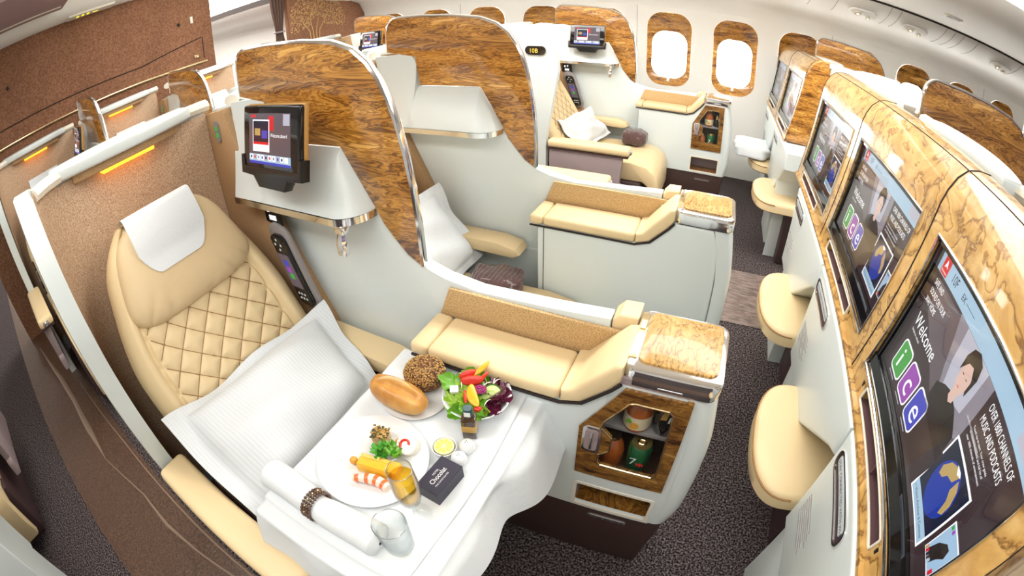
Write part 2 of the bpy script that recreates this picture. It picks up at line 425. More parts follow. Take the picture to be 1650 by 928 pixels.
PANEL = [(.010, 1.165), (-.112, 1.185), (-.110, 1.262)] + arc(-.062, 1.262, .047, 180, 90, 5) + [(.04, 1.309), (.17, 1.303), (.27, 1.292), (.325, 1.272), (.362, 1.243), (.388, 1.208), (.406, 1.172), (.421, 1.125), (.435, 1.06), (.444, .985), (.448, .893), (.447, .805)]
LOWER = [(.412, .826), (.383, .859), (.356, .893), (.338, .93), (.30, .996), (.26, 1.062), (.022, 1.062)]
def make_divider():
    r = thing('privacy_divider', 'walnut veneer divider with white shelf and tablet, left of the foreground seat', 'divider', (.3, .016, 0), 'walnut privacy dividers')
    wall = [(-.30, .03), (-.30, 1.15), (-.17, 1.165), (.012, 1.18), (.02, 1.05), (.25, 1.05), (.295, .99), (.336, .925), (.352, .893), (.381, .857), (.412, .824), (.446, .800), (.50, .783), (.58, .772), (.75, .778), (.864, .785), (.864, .03)]
    MB().prism(wall, .0, .036, r=.004).build('divider_wall', 'white', r)
    MB().prism([(-.3, 0), (-.3, .05), (.86, .05), (.86, 0)], .004, .032).build('kick_strip', 'kick', r)
    wp = MB().prism(PANEL + LOWER, -.006, .012, r=.002).build('walnut_panel', 'wood_panel', r)
    m = MB().tube([(x, .003, z) for x, z in PANEL[1:]], .0065, 8, flat=1.7, up=(0, 0, 1)); m.build('chrome_edge', 'chrome', wp)
    # wedge shelf
    m = MB(); NX = 40
    top = [(-.172, 1.168), (.012, 1.182), (.0135, 1.06), (.26, 1.06), (.338, .93)]
    def zt(x): return interp(top, x)
    def yb(x): return -.082 if x < .27 else -.082 * max(0, 1 - ((x - .27) / .068) ** 2) ** .5 if x < .338 else 0
    xs = [lerp(-.172, .0125, i / 9) for i in range(10)] + [lerp(.0136, .26, i / 10) for i in range(11)] + [.265 + .073 * sin(pi / 2 * i / 12) for i in range(13)]
    rows = 9
    def wedge(i, j):
        x = xs[i]; q = j / (rows - 1); a = zt(x); xl = x + (.05 * q if i == 0 else .05 * q * max(0, 1 - i / 9) if i < 10 else 0)
        y = -.004 + (yb(x) + .004) * q ** (1.5 if x < .0135 else .75)
        return (xl, y, lerp(a, .926, q))
    vs = [wedge(i, j) for j in range(rows) for i in range(len(xs))]; L = len(xs)
    fs = [(j * L + i, j * L + i + 1, (j + 1) * L + i + 1, (j + 1) * L + i) for j in range(rows - 1) for i in range(L - 1)]
    o = len(vs); vs += [(wedge(i, rows - 1)[0], .0, .926) for i in range(L)]
    fs += [((rows - 1) * L + i, (rows - 1) * L + i + 1, o + i + 1, o + i) for i in range(L - 1)]
    fs += [tuple([j * L for j in range(rows)] + [o])]
    m.add(vs, fs); sh = m.build('tablet_shelf', 'white', r, 40)
    m = MB(); e = [(wedge(i, rows - 1)[0], yb(xs[i]) - .001) for i in range(L)]
    vs = [(x, y - d, z) for z in (.926, .909) for x, y in e for d in (.003,)] ; vs += [(x, 0, .909) for x, y in e]
    fs = [(i, i + 1, L + i + 1, L + i) for i in range(L - 1)] + [(L + i, L + i + 1, 2 * L + i + 1, 2 * L + i) for i in range(L - 1)]
    m.add(vs, fs); m.build('chrome_trim', 'chrome', sh, 50)
    # coat hook
    m = MB().box((.272, .302), (-.082, -.058), (.888, .91), .004).tube([(.287, -.07, .895), (.288, -.078, .875), (.289, -.08, .855), (.289, -.072, .836)], [.009, .012, .013, .008], 8)
    m.box((.276, .302), (-.088, -.070), (.838, .87), .004); m.build('coat_hook', 'chrome', r)
    # fabric side strip with call light, outlets and handset
    MB().prism([(-.288, .30), (-.288, 1.145), (-.178, 1.158), (-.06, .905), (.112, .545), (.112, .30)], -.034, .002, r=.003).build('fabric_strip', 'strip', r)
    mr = Matrix.Rotation(math.radians(20), 4, 'Y')
    c = MB().prism([(x - .222, z + 1.095) for x, z in rrect(-.013, .013, -.032, .032, .012)], -.039, -.034).build('call_light', 'grey', r)
    for dz in (-.010, .010): MB().prism([(x - .222, z + 1.095 + dz) for x, z in arc(0, 0, .008, 0, 330, 10)], -.0405, -.039).build('call_icon', 'e_green', c)
    ol = MB().prism([(-.055, .845), (-.05, .90), (.012, .895), (.016, .838)], -.040, -.034).build('power_outlet', 'black', r)
    m = MB().box((-.035, -.005), (-.0415, -.040), (.852, .866)).box((-.04, -.03), (-.0415, -.040), (.875, .888)).box((-.02, -.012), (-.0415, -.040), (.878, .890)); m.build('outlet_mark', 'e_white', ol)
    T = Matrix.Translation((.028, 0, .725)) @ Matrix.Rotation(math.radians(13), 4, 'Y').inverted()
    def tilt(p): v = Vector((p[0], 0, p[1])); v = Matrix.Rotation(math.radians(17), 4, 'Y') @ v; return (v.x * -1 + .028, v.z + .722) if False else (v.x + .028, v.z + .722)
    sl = -.32
    def til(p): return (.030 + p[0] - p[1] * .33, .722 + p[1])
    cr = MB().prism([til(p) for p in rrect(-.043, .043, -.125, .125, .040, 7)], -.050, -.034, r=.005, holes=()).build('handset_cradle', 'grey', r)
    hs = MB().prism([til(p) for p in rrect(-.029, .029, -.108, .098, .020, 6)], -.064, -.046, r=.005).build('handset', 'blackgloss', cr)
    m = MB().prism([til(p) for p in rrect(-.023, .023, -.052, .045, .003, 2)], -.0655, -.064); m.build('handset_screen', 'e_mid', hs)
    m = MB()
    for k, (cc) in enumerate((0, 1, 2)): m.prism([til(p) for p in rrect(-.008 + 0, .009, .012 - k * .019, .028 - k * .019, .003, 2)], -.0664, -.0655, mi=cc)
    m.build('handset_icon', ['e_blue', 'e_purple', 'e_green'], hs)
    for q in range(4): MB().prism([til(p) for p in arc(.012 * cos(q * pi / 2), .072 + .014 * sin(q * pi / 2), .0035, 0, 330, 6)], -.0652, -.064).build('handset_button', 'white', hs)
    for q in range(6): MB().prism([til(p) for p in arc(-.012 + .012 * (q % 3), -.072 - .014 * (q // 3), .0035, 0, 330, 6)], -.0652, -.064).build('handset_button', 'white', hs)
    # recess under the armrest, on the divider side
    MB().prism([(.12, .33), (.12, .50), (.46, .50), (.46, .33)], -.012, .0).build('arm_panel', 'plum', r)
    return r

def make_cradle(dv):
    """black holder on the shelf"""
    m = MB()
    prof = [(-.126, -.085), (-.128, -.040), (-.117, -.040), (-.112, -.066), (.112, -.066), (.117, -.040), (.128, -.040), (.126, -.085), (.075, -.088), (.06, -.112), (-.045, -.112), (-.07, -.088)]
    TM = tablet_mtx()
    m.prism([(x, z) for x, z in prof], -.012, .014, r=.003, mtx=TM)
    m.box((-.04, .05), (.0, .03), (-.105, -.06), .004, mtx=TM)
    c = m.build('tablet_holder', 'black', dv)
    return c
def tablet_mtx(): return Matrix.Translation((.140, -.098, 1.108)) @ Matrix.Rotation(math.radians(13), 4, 'X').inverted() @ Matrix.Rotation(math.radians(-4), 4, 'Z')
def make_tablet(label, d=(0, 0, 0)):
    TM = tablet_mtx(); base = TM @ Vector((0, 0, -.06))
    r = thing('tablet', label, 'tablet', base, 'seat tablets')
    MB().box((-.118, .118), (-.009, .009), (-.072, .074), .006, 3, mtx=TM).build('tablet_body', 'blackgloss', r)
    MB().box((-.116, .119), (.004, .018), (-.066, .077), .004, 2, mtx=TM).build('tablet_case', 'brass_case', r)
    m = MB(); q = lambda a, b2, z0, z1, k, dep: m.box((a, b2), (-.0095 - dep, -.0090), (z0, z1), mi=k, mtx=TM)
    names = ['e_mid', 'e_grey', 'e_navy', 'e_land', 'e_red', 'e_white', 'e_strip', 'e_blue', 'e_glow']
    q(-.088, .088, -.058, .056, 0, .0002)
    q(-.088, .088, -.058, -.036, 6, .0004); q(-.088, .088, -.058, -.052, 7, .0005)
    for i in range(10): q(-.083 + i * .0165, -.083 + i * .0165 + .013, -.049, -.037, (5, 8, 5)[i % 3], .0006)
    for i in range(9): q(-.080 + i * .0165, -.080 + i * .0165 + .006, -.046, -.040, (2, 4, 1, 7)[i % 4], .0008)
    q(-.070, .004, -.030, .042, 5, .0004); q(-.067, .001, -.008, .039, 2, .0006); q(-.060, -.035, .006, .022, 3, .0008); q(-.028, -.004, .0, .018, 7, .0008); q(-.067, .001, -.014, -.008, 4, .0008)
    q(.0, .022, .018, .050, 4, .0003); q(-.080, -.055, .047, .053, 4, .0005); q(.06, .085, .030, .054, 8, .0003)
    fm = TM @ Matrix(((1, 0, 0, .010), (0, 0, 1, -.0102), (0, 1, 0, .004), (0, 0, 0, 1)))
    m.text('Welcome aboard', fm, .0115, 5, sx=.82); m.text('Touch to begin', Matrix.Translation((0, 0, -.011)) @ fm, .0065, 8)
    m.build('tablet_screen', names, r, 0)
    return r
M['brass_case'] = mat('wood_edge_case', (.55, .30, .09), .35)

CB = (.80, -.04, 0)
def make_console(minibar=True, label=''):
    r = thing('side_console', label, 'console', CB, 'white side consoles')
    out = [(.50, .284), (.50, .672), (.815, .672), (.86, .69), (.915, .745), (.925, .753), (1.040, .753), (1.064, .70), (1.072, .60), (1.076, .48), (1.076, .36), (1.062, .284)]
    front = [(x - .06 if x > 1.08 else x, z) for x, z in out]
    hole1 = [(.868, .455), (.862, .612), (.935, .735), (1.048, .735), (1.053, .455)]
    hole2 = rrect(.868, 1.052, .298, .392, .008, 2)
    if minibar:
        m = MB().prism(out, -.125, -.115, holes=[hole1, hole2]).prism(out, -.022, -.001).box((.866, 1.062), (-.002, .036), (.05, .752))
        for a, b2, c, d in ((.50, .858, .284, .672), (1.06, 1.066, .284, .74), (.86, 1.06, .398, .448), (.86, 1.06, .284, .296)): m.box((a, b2), (-.1155, -.0215), (c, d))
        m.prism([(.858, .62), (.858, .69), (.915, .745), (.925, .753), (1.04, .753), (1.06, .742), (.93, .742)], -.1155, -.0215)
    else:
        m = MB().prism(out, -.125, -.001, r=.012, seg=3).box((.866, 1.062), (-.012, .036), (.03, .752))
    m.build('console_body', 'white', r)
    # rounded front end, from the lid down
    m = MB()
    def nose(u, v):
        a = lerp(-pi / 2, pi / 2, u); z = lerp(.284 if minibar else .03, .757, v); xf = interp([(.03, 1.08), (.284, 1.112), (.36, 1.126), (.48, 1.126), (.6, 1.122), (.7, 1.105), (.775, 1.085)], z)
        return (xf - .050 + .050 * max(0, cos(a)) ** .6, -.0445 + .078 * math.copysign(abs(sin(a)) ** .6, a), z)
    m.grid(nose, 20, 14); m.build('console_end', 'white', r, 60)
    MB().prism([(.48, .0), (.50, .285), (1.10, .285), (1.078, 0)], -.118, -.001, r=.012).prism([(1.0, 0), (1.0, .285), (1.10, .285), (1.078, 0)], -.02, .032, r=.012).build('kick_base', 'kick', r)
    # leather cushion, three pieces, and the fabric pad behind
    m = MB().box((.478, .5215), (-.133, -.012), (.668, .700), .011, 3).box((.5225, .8115), (-.133, -.012), (.668, .700), .011, 3)
    m.prism([(.8125, .668), (.855, .682), (.905, .735), (.922, .760), (.922, .797), (.905, .793), (.855, .735), (.832, .706), (.8125, .700)], -.133, -.006, r=.009, seg=3)
    cu = m.build('cushion', 'leather', r, 40)
    MB().tube([(.479, -.1285, .664), (.812, -.1285, .664), (.857, -.1285, .679), (.907, -.1285, .732), (.922, -.1285, .752)], .0035, 6).build('cushion_seam', 'gap', cu)
    MB().prism([(.482, .69), (.513, .768), (.905, .768), (.89, .76), (.83, .69)], -.010, -.001, r=.002).build('fabric_pad', 'pad', r)
    MB().prism([(.866, .752), (.866, .780), (.880, .797), (.917, .799), (.917, .752)], .001, .060, r=.007, seg=3).build('cap_cushion', 'leather', r)
    # lid
    ld = MB().prism(rrect(.918, 1.096, -.127, .047, .024, 5), .752, .794, axis='z', r=.006).build('lid', 'chrome', r)
    MB().prism(rrect(.938, 1.084, -.108, .036, .018, 5), .790, .7985, axis='z', r=.002).build('wood_top', 'wood_lid', ld)
    MB().box((.921, .936), (-.10, .03), (.79, .7965), .001).box((.924, .934), (-.02, .005), (.796, .7985)).build('lid_hinge', 'brass', ld)
    if not minibar:
        for x, zt_ in ((.523, .664),): MB().box((x, x + .0022), (-.1262, -.124), (.02, zt_)).build('panel_seam', 'gap', r)
        MB().prism([(.49, .03), (.49, .285), (1.06, .285), (1.05, .03)], -.1245, -.0015, r=.006).build('lower_panel', 'white', r)
        return r
    sl = MB().prism(rrect(.914, 1.050, .7535, .7685, .006, 3), -.1265, -.120).build('table_slot', 'mauve', r)
    MB().box((.985, 1.03), (-.128, -.1262), (.759, .764), .001).build('slot_latch', 'chrome', sl)
    # minibar: cavity lining, shelf, door
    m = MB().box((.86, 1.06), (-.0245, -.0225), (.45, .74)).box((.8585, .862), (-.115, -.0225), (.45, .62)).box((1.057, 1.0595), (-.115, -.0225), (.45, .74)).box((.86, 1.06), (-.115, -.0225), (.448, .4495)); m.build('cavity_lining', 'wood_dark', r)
    MB().box((.866, 1.054), (-.10, -.024), (.592, .604), .002).build('minibar_shelf', 'grey', r)
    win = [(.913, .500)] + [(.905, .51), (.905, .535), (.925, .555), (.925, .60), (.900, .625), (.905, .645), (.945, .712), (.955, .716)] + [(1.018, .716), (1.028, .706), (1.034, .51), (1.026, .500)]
    dr = MB().prism([(.860, .449), (.857, .613), (.931, .746), (1.056, .746), (1.061, .449)], -.131, -.1225, holes=[win]).build('minibar_door', 'wood_door', r)
    MB().prism([(.90, .49), (.90, .72), (1.036, .72), (1.036, .49)], -.1275, -.1265).build('door_glass', 'pane', dr)
    MB().tube([(x, -.1312, z) for x, z in win], .0022, 6, closed=True).build('window_trim', 'brass', dr)
    hd = MB().prism(rrect(.866, .905, .540, .622, .010, 4), -.1335, -.130, r=.001).build('door_handle', 'chrome', dr)
    MB().prism(rrect(.872, .899, .548, .614, .008, 4), -.1345, -.1334).build('handle_recess', 'mauve', hd)
    MB().box((.884, .889), (-.138, -.1343), (.553, .609), .002).build('handle_bar', 'chrome', hd)
    MB().prism(rrect(.862, 1.058, .290, .400, .010, 3), -.1265, -.122, holes=[rrect(.870, 1.050, .299, .391, .006, 3)]).build('niche_trim', 'cream_plastic', r)
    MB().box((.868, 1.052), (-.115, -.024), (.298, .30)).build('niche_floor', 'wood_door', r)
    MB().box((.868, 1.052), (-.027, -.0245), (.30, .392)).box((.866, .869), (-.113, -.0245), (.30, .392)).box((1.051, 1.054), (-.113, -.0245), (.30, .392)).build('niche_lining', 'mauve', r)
    MB().prism(rrect(.908, 1.012, .234, .246, .005, 3), -.1215, -.117).build('kick_latch', 'chrome', r)
    return r
# ---------------------------------------------------------------- monitor bank units (backs of the row ahead)
def XP(z, rec=0): return 1.433 + rec + .149 * (z - .758)
YL, YR, ZB, ZT = .078, -.466, .750, 1.061
Y0, Y1 = -.518, .1245
def make_bank(label, sy=1):
    r = thing('monitor_unit', label, 'monitor unit', (1.5, -.2, 0), 'wood framed monitor units')
    prof = [(XP(.70), .70), (XP(1.105), 1.105), (1.495, 1.135), (1.512, 1.163), (1.535, 1.183), (1.565, 1.19), (1.60, 1.19), (1.60, .70)]
    m = MB()
    for a, b2 in ((Y0, YR), (YL, Y1)): m.prism(prof, a, b2)
    m.prism([(XP(ZT), ZT)] + prof[1:7] + [(1.60, ZT)], YR, YL)
    ps = [(XP(.70), .70), (XP(ZB), ZB), (1.60, ZB), (1.60, .70)]
    for a, b2 in ((YR, -.345), (.012, YL)): m.prism(ps, a, b2)
    m.prism([(XP(.742), .742), (XP(ZB), ZB), (1.6, ZB), (1.6, .742)], -.345, .012)
    m.prism([(XP(.70), .70), (XP(.708), .708), (1.6, .708), (1.6, .70)], -.345, .012)
    sw = m.build('wood_surround', 'wood_bank', r, 40)
    m = MB()
    for y in (Y0 + .001, Y1 - .001): m.tube([(XP(z) - .0003, y, z) for z in (.70, .9, 1.105)] + [(1.494, y, 1.135), (1.511, y, 1.1635), (1.535, y, 1.1835), (1.565, y, 1.1905), (1.60, y, 1.1905)], .0012, 5)
    m.tube([(1.5365, Y0, 1.1842), (1.5365, Y1, 1.1842)], .0012, 5); m.build('joint', 'gap', sw)
    m = MB().tube([(XP(z) - .001, y, z) for y, z in ((YL, ZB), (YL, ZT), (YR, ZT), (YR, ZB))], .004, 6, closed=True)
    m.build('chrome_frame', 'chrome', r)
    # recessed bezel and screen
    m = MB(); e = .002
    for (ya, yb_, za, zb) in ((YL - e, YL - .016, ZB, ZT), (YR + .008, YR + e, ZB, ZT), (YL, YR, ZT - .012, ZT - e), (YL, YR, ZB + e, ZB + .034)):
        c = [(y, z) for y in (ya, yb_) for z in (za, zb)]
        vs = [(XP(z, d), y, z) for d in (.004 if za != ZB else .006, .035) for y, z in c]
        m.add(vs, [(0, 1, 3, 2), (4, 5, 7, 6), (0, 1, 5, 4), (2, 3, 7, 6), (0, 2, 6, 4), (1, 3, 7, 5)])
    m.add([(XP(z, .036), y, z) for y, z in ((YL, ZB), (YL, ZT), (YR, ZT), (YR, ZB))], [(0, 1, 2, 3)])
    m.build('bezel', 'blackgloss', r, 0)
    m = MB(); cols = ['e_dark', 'e_strip', 'e_red', 'e_white', 'e_grey', 'e_mid', 'e_green', 'e_purple', 'e_blue', 'e_skin', 'e_hair', 'e_navy', 'e_land', 'e_sea', 'e_sky', 'e_text', 'e_glow', 'e_brown']
    K = {n: i for i, n in enumerate(c[2:] for c in cols)}
    def at(s_, t, l): z = .758 + t; return (XP(z, .022 - .0004 * l), .065 - s_, z)
    def poly(pts, c, l): m.add([at(a, b2, l) for a, b2 in pts], [tuple(range(len(pts)))], K[c])
    def rect(a, b2, c0, d, c, l): poly([(a, c0), (b2, c0), (b2, d), (a, d)], c, l)
    def txt(body, s_, t, size, c, l=6, sx=1):
        o = Vector(at(s_, t, l)); u = Vector((0, -1, 0)); w = (Vector(at(s_, t + .1, l)) - o).normalized(); n = u.cross(w)
        m.text(body, Matrix(((u.x, w.x, n.x, o.x), (u.y, w.y, n.y, o.y), (u.z, w.z, n.z, o.z), (0, 0, 0, 1))), size, K[c], sx=sx)
    rect(0, .528, .028, .294, 'dark', 0)
    rect(.0, .528, .247, .294, 'strip', 1)
    rect(.018, .048, .249, .289, 'red', 2)
    txt('Emirates', .0215, .253, .0068, 'white', 3); poly([(.026, .262), (.034, .266), (.040, .263), (.036, .272), (.031, .278), (.029, .270)], 'white', 3)
    txt('10F', .068, .258, .026, 'text', 3, .8); txt('EK', .125, .259, .017, 'text', 3); rect(.147, .19, .2635, .2645, 'text', 3)
    rect(.43, .50, .256, .286, 'glow', 2)
    poly([(.03, .24), (.30, .24), (.34, .12), (.20, .12), (.05, .18)], 'mid', 1)
    poly([(.15, .247), (.33, .247), (.335, .15), (.30, .13), (.22, .13), (.19, .17)], 'grey', 2)
    poly([(.19, .247), (.30, .247), (.30, .17), (.22, .15), (.20, .19)], 'glow', 3)
    for i, b2 in enumerate(('SAFE AND', 'SOUND ON YOUR', 'WAY HOME')): txt(b2, .022 + .0 * i, .224 - .019 * i, .0165, 'white', 3, .62)
    txt('Welcome', .029, .140, .036, 'white', 3, .86); txt('Swipe to unlock', .036, .128, .0075, 'white', 3)
    for k, (c, b2) in enumerate((('green', 'i'), ('purple', 'c'), ('blue', 'e'))):
        x = .040 + .0665 * k
        for g, cc, l in ((0, 'white', 4), (.0035, c, 5)): poly([(x + a, .044 + z) for a, z in rrect(g, .060 - g, g, .067 - g, .012 - g)], cc, l)
        txt(b2, x + .017, .058, .062, 'white', 6, 1.1)
        rect(x + .01, x + .045, .037, .039, 'glow', 4)
    # person on the screen
    poly([(.205, .10), (.200, .145), (.225, .160), (.25, .168), (.285, .163), (.325, .145), (.335, .10)], 'hair', 4)
    poly([(.2, .034), (.2, .12), (.34, .12), (.33, .034)], 'dark', 4)
    poly([(.247, .160), (.247, .183), (.268, .183), (.268, .160), (.258, .154)], 'skin', 5)
    poly(arc(.257, .203, .021, 0, 360, 18, .031)[:-1], 'skin', 6)
    poly([(.231, .200), (.229, .225), (.238, .243), (.258, .250), (.279, .242), (.287, .222), (.283, .196), (.276, .212), (.262, .226), (.246, .222), (.239, .212)], 'hair', 7)
    poly([(.277, .215), (.286, .215), (.283, .188), (.277, .193)], 'hair', 7)
    for sx_ in (.248, .264): rect(sx_ - .003, sx_ + .003, .203, .2045, 'hair', 7)
    rect(.252, .259, .1835, .185, 'red', 7)
    txt('OVER 1800 CHANNELS OF', .345, .226, .0185, 'white', 3, .60); txt('MUSIC AND PODCASTS', .345, .205, .0185, 'white', 3, .60)
    for i in range(3): txt(('Touch ice to start. Your crew guide', 'to recommendations and full list of', 'over 1800 channels of entertainment')[i], .345, .190 - .0085 * i, .0062, 'white', 3)
    # the globe window
    rect(.332, .452, .040, .160, 'white', 3); rect(.336, .448, .062, .156, 'navy', 4); rect(.336, .448, .043, .062, 'strip', 4)
    txt('\u25b6 Watch Airshow & Cameras' if False else '> Watch Airshow & Cameras', .340, .049, .0085, 'text', 5)
    ctr, rad = (.392, .106), .043
    poly([(ctr[0] + rad * cos(a), ctr[1] + rad * sin(a)) for a in (i * pi / 18 for i in range(36))], 'sea', 5)
    poly([(.355, .118), (.366, .137), (.384, .147), (.402, .146), (.396, .128), (.379, .122), (.372, .110), (.360, .106)], 'land', 6)
    poly([(.405, .143), (.420, .135), (.431, .118), (.433, .100), (.424, .092), (.417, .112), (.405, .122)], 'land', 6)
    poly([(.380, .148), (.396, .149), (.404, .146), (.392, .141)], 'white', 7)
    rect(.462, .518, .062, .128, 'white', 3); rect(.464, .516, .064, .126, 'sky', 4)
    poly([(.470, .07), (.475, .092), (.488, .108), (.500, .110), (.506, .098), (.498, .084), (.494, .068)], 'hair', 5); rect(.466, .472, .118, .124, 'green', 5); rect(.474, .480, .118, .124, 'purple', 5); rect(.508, .515, .066, .076, 'red', 5)
    for i in range(5): rect(.464 + i * .006, .469 + i * .006, .064, .072, ('land', 'red', 'navy', 'brown', 'strip')[i], 6)
    m.build('screen_picture', cols, r, 0)
    MB().add([at(s_, t, 30) for s_, t in ((0, .03), (.528, .03), (.528, .294), (0, .294))], [(0, 1, 2, 3)]).build('screen_glass', 'screen_glass', r, 0)
    # literature niche
    m = MB().tube([(XP(z) - .0005, y, z) for y, z in rrect(-.342, .009, .7095, .7405, .004, 2)], .003, 6, closed=True); nt_ = m.build('niche_trim', 'cream_plastic', r)
    m = MB().box((1.50, 1.505), (-.345, .012), (.705, .745)).box((1.43, 1.50), (-.345, .012), (.7075, .7085)).box((1.43, 1.5), (-.185, -.183), (.708, .742))
    m.build('niche_lining', 'plum', r)
    for ya in (-.36, .03): MB().box((1.4275, 1.4315), (ya, ya + .008), (.722, .735), .001).build('usb_port', 'black', r)
    # white foot shroud
    m = MB()
    sh = [(-.062, .345), (-.062, .689), (-.70, .689), (-.70, .60), (-.655, .575), (-.372, .352), (-.34, .345)]
    m.prism(sh, 1.405, 1.60, axis='x', r=.010, seg=3)
    m.prism([(-.062, .0), (-.062, .345), (-.36, .345), (-.36, .0)], 1.43, 1.60, axis='x', r=.006)
    fs_ = m.build('foot_shroud', 'white', r)
    MB().box((1.412, 1.60), (Y0, Y1), (.690, .6995)).build('ledge', 'wood_bank', r)
    MB().box((1.57, 1.60), (-.70, -.36), (.0, .60)).build('footwell', 'mauve', r)
    so = rrect(-.295, -.085, .610, .664, .022, 5)
    pk = MB().prism(so, 1.4015, 1.406, axis='x', holes=[rrect(-.289, -.091, .615, .659, .018, 5)]).build('pocket_frame', 'chrome', fs_)
    MB().prism(rrect(-.290, -.090, .614, .660, .018, 5), 1.4035, 1.406, axis='x').build('pocket_hollow', 'mauve_dark', pk)
    MB().prism(rrect(-.280, -.100, .634, .655, .006, 3), 1.4018, 1.4034, axis='x').build('sticker', 'white', pk)
    tm = Matrix(((0, 0, -1, 1.4012), (-1, 0, 0, -.104), (0, 1, 0, .639), (0, 0, 0, 1)))
    MB().text('STAY CONNECTED WITH WI-FI', tm, .0135, sx=.95).build('sticker_text', 'e_blue_print', pk, 0)
    m = MB()
    for i in range(7):
        z = .50 - .011 * i
        m.box((1.4035, 1.4055), (-.20 - .012 * (i % 3), -.095), (z, z + .0022))
    m.build('placard_text', 'grey', fs_)
    return r
M['e_blue_print'] = mat('blue_print', (.03, .05, .25), .6)

def make_ottoman(label):
    m = MB(); cx, cy, R_ = 1.40, -.482, .205
    def pf(a, k):   # D outline
        return (cx - .125 * k * max(0, sin(a)) ** .75 if True else 0, cy + R_ * k * math.copysign(abs(cos(a)) ** .85, cos(a)))
    rings = []
    zs = [(.0, .335, .80), (.0, .335, .93), (0, .345, 1.0), (0, .378, 1.0), (0, .392, .985), (0, .400, .93), (0, .402, .7), (0, .402, .02)]
    A = [i * pi / 30 for i in range(31)]
    def ring(k, z): return [(*pf(a, k), z) for a in A] + [(1.56, cy - R_ * k, z), (1.56, cy + R_ * k, z)]
    L = 33; vs = []; fs = []
    for _, z, k in zs: vs += ring(k, z)
    for j in range(len(zs) - 1): fs += [(j * L + i, j * L + (i + 1) % L, (j + 1) * L + (i + 1) % L, (j + 1) * L + i) for i in range(L)]
    fs += [tuple(range(L))[::-1], tuple((len(zs) - 1) * L + i for i in range(L))]
    m.add(vs, fs)
    r = thing('footrest', label, 'footrest', (1.43, cy, .30), 'cream leather footrests')
    m.build('cushion', 'leather', r, 45)
    m = MB().tube([(*pf(a, 1.0), .386) for a in A], .0028, 6); m.build('piping', 'thread', r)
    MB().box((1.49, 1.56), (cy - .13, cy + .13), (.0, .34), .01).build('footrest_base', 'mauve_dark', r)
    return r
# ---------------------------------------------------------------- soft things
def make_pillow(label, quad, puff=.07, group='white pillows'):
    A, B, C, D = [Vector(p) for p in quad]     # top-left, top-right, bottom-right, bottom-left
    nn = (B - A).cross(D - A).normalized(); nn = nn if nn.z > 0 else -nn
    m = MB(); rnd = random.Random(4)
    ph = [rnd.uniform(0, 6) for _ in range(8)]
    def surf(sg):
        def f(u, v):
            p = A.lerp(B, u).lerp(D.lerp(C, u), v)
            cu, cv = min(u, 1 - u), min(v, 1 - v); fl = .085
            h = 0
            if cu > fl and cv > fl:
                a, b2 = (cu - fl) / (.5 - fl), (cv - fl) / (.5 - fl); h = (1 - (1 - a) ** 2.6) ** .55 * (1 - (1 - b2) ** 2.6) ** .55
            wr = .006 * sin(9 * u + 5 * v + ph[0]) + .004 * sin(17 * v - 7 * u + ph[1]) + .008 * sin(6 * (u - v) + ph[2]) * (1 - h)
            edge = .012 * sin(13 * u + ph[3]) * (1 - min(1, cv * 8)) + .010 * sin(11 * v + ph[4]) * (1 - min(1, cu * 8))
            return p + nn * (sg * (puff * h + .0015) + wr * (.5 + h) + edge)
        return f
    m.grid(surf(1), 60, 50); m.grid(surf(-1), 60, 50, flip=True)
    c = (A + B + C + D) / 4 - nn * puff
    return single(m, 'pillow', 'cotton', label, 'pillow', c, group, 70)

def make_bag(label, c, r=(.085, .07, .045), rot=0):
    m = MB(); R = Matrix.Rotation(rot, 4, 'Z')
    def fn(p): q = p.copy(); k = .006 * sin(p.x * 90) + .004 * sin(p.y * 120 + p.x * 60); return q * (1 + k / .07)
    m.ball((0, 0, r[2]), r, (.5, .5), 30, mtx=R, fn=fn)
    t = thing('wrapped_blanket', label, 'blanket', c, 'wrapped brown blankets')
    m.v = [(Vector(v) + Vector(c))[:] for v in m.v]; m.build('blanket_roll', 'blanket', t, 60)
    k = MB(); k.ball((0, 0, r[2]), tuple(x * 1.08 for x in r), (.7, .6), 26, mtx=R, fn=lambda p: p * (1 + .05 * sin(p.x * 140 + 2) * sin(p.y * 110) + .03 * sin(p.z * 200)))
    k.v = [(Vector(v) + Vector(c))[:] for v in k.v]; k.build('plastic_bag', 'film', t, 20)
    return t
m, nt, b = nmat('brown_blanket'); setp(b, (.10, .05, .05), .9, sheen=.3)
wv = nt.nodes.new('ShaderNodeTexWave'); wv.inputs['Scale'].default_value = 22; wv.inputs['Distortion'].default_value = 2
nt.links.new(coords(nt), wv.inputs['Vector']); bump(nt, b, wv.outputs['Fac'], .6, .006); M['blanket'] = m
M['film'] = clear('clear_film', (.96, .95, .94), .25, .12)

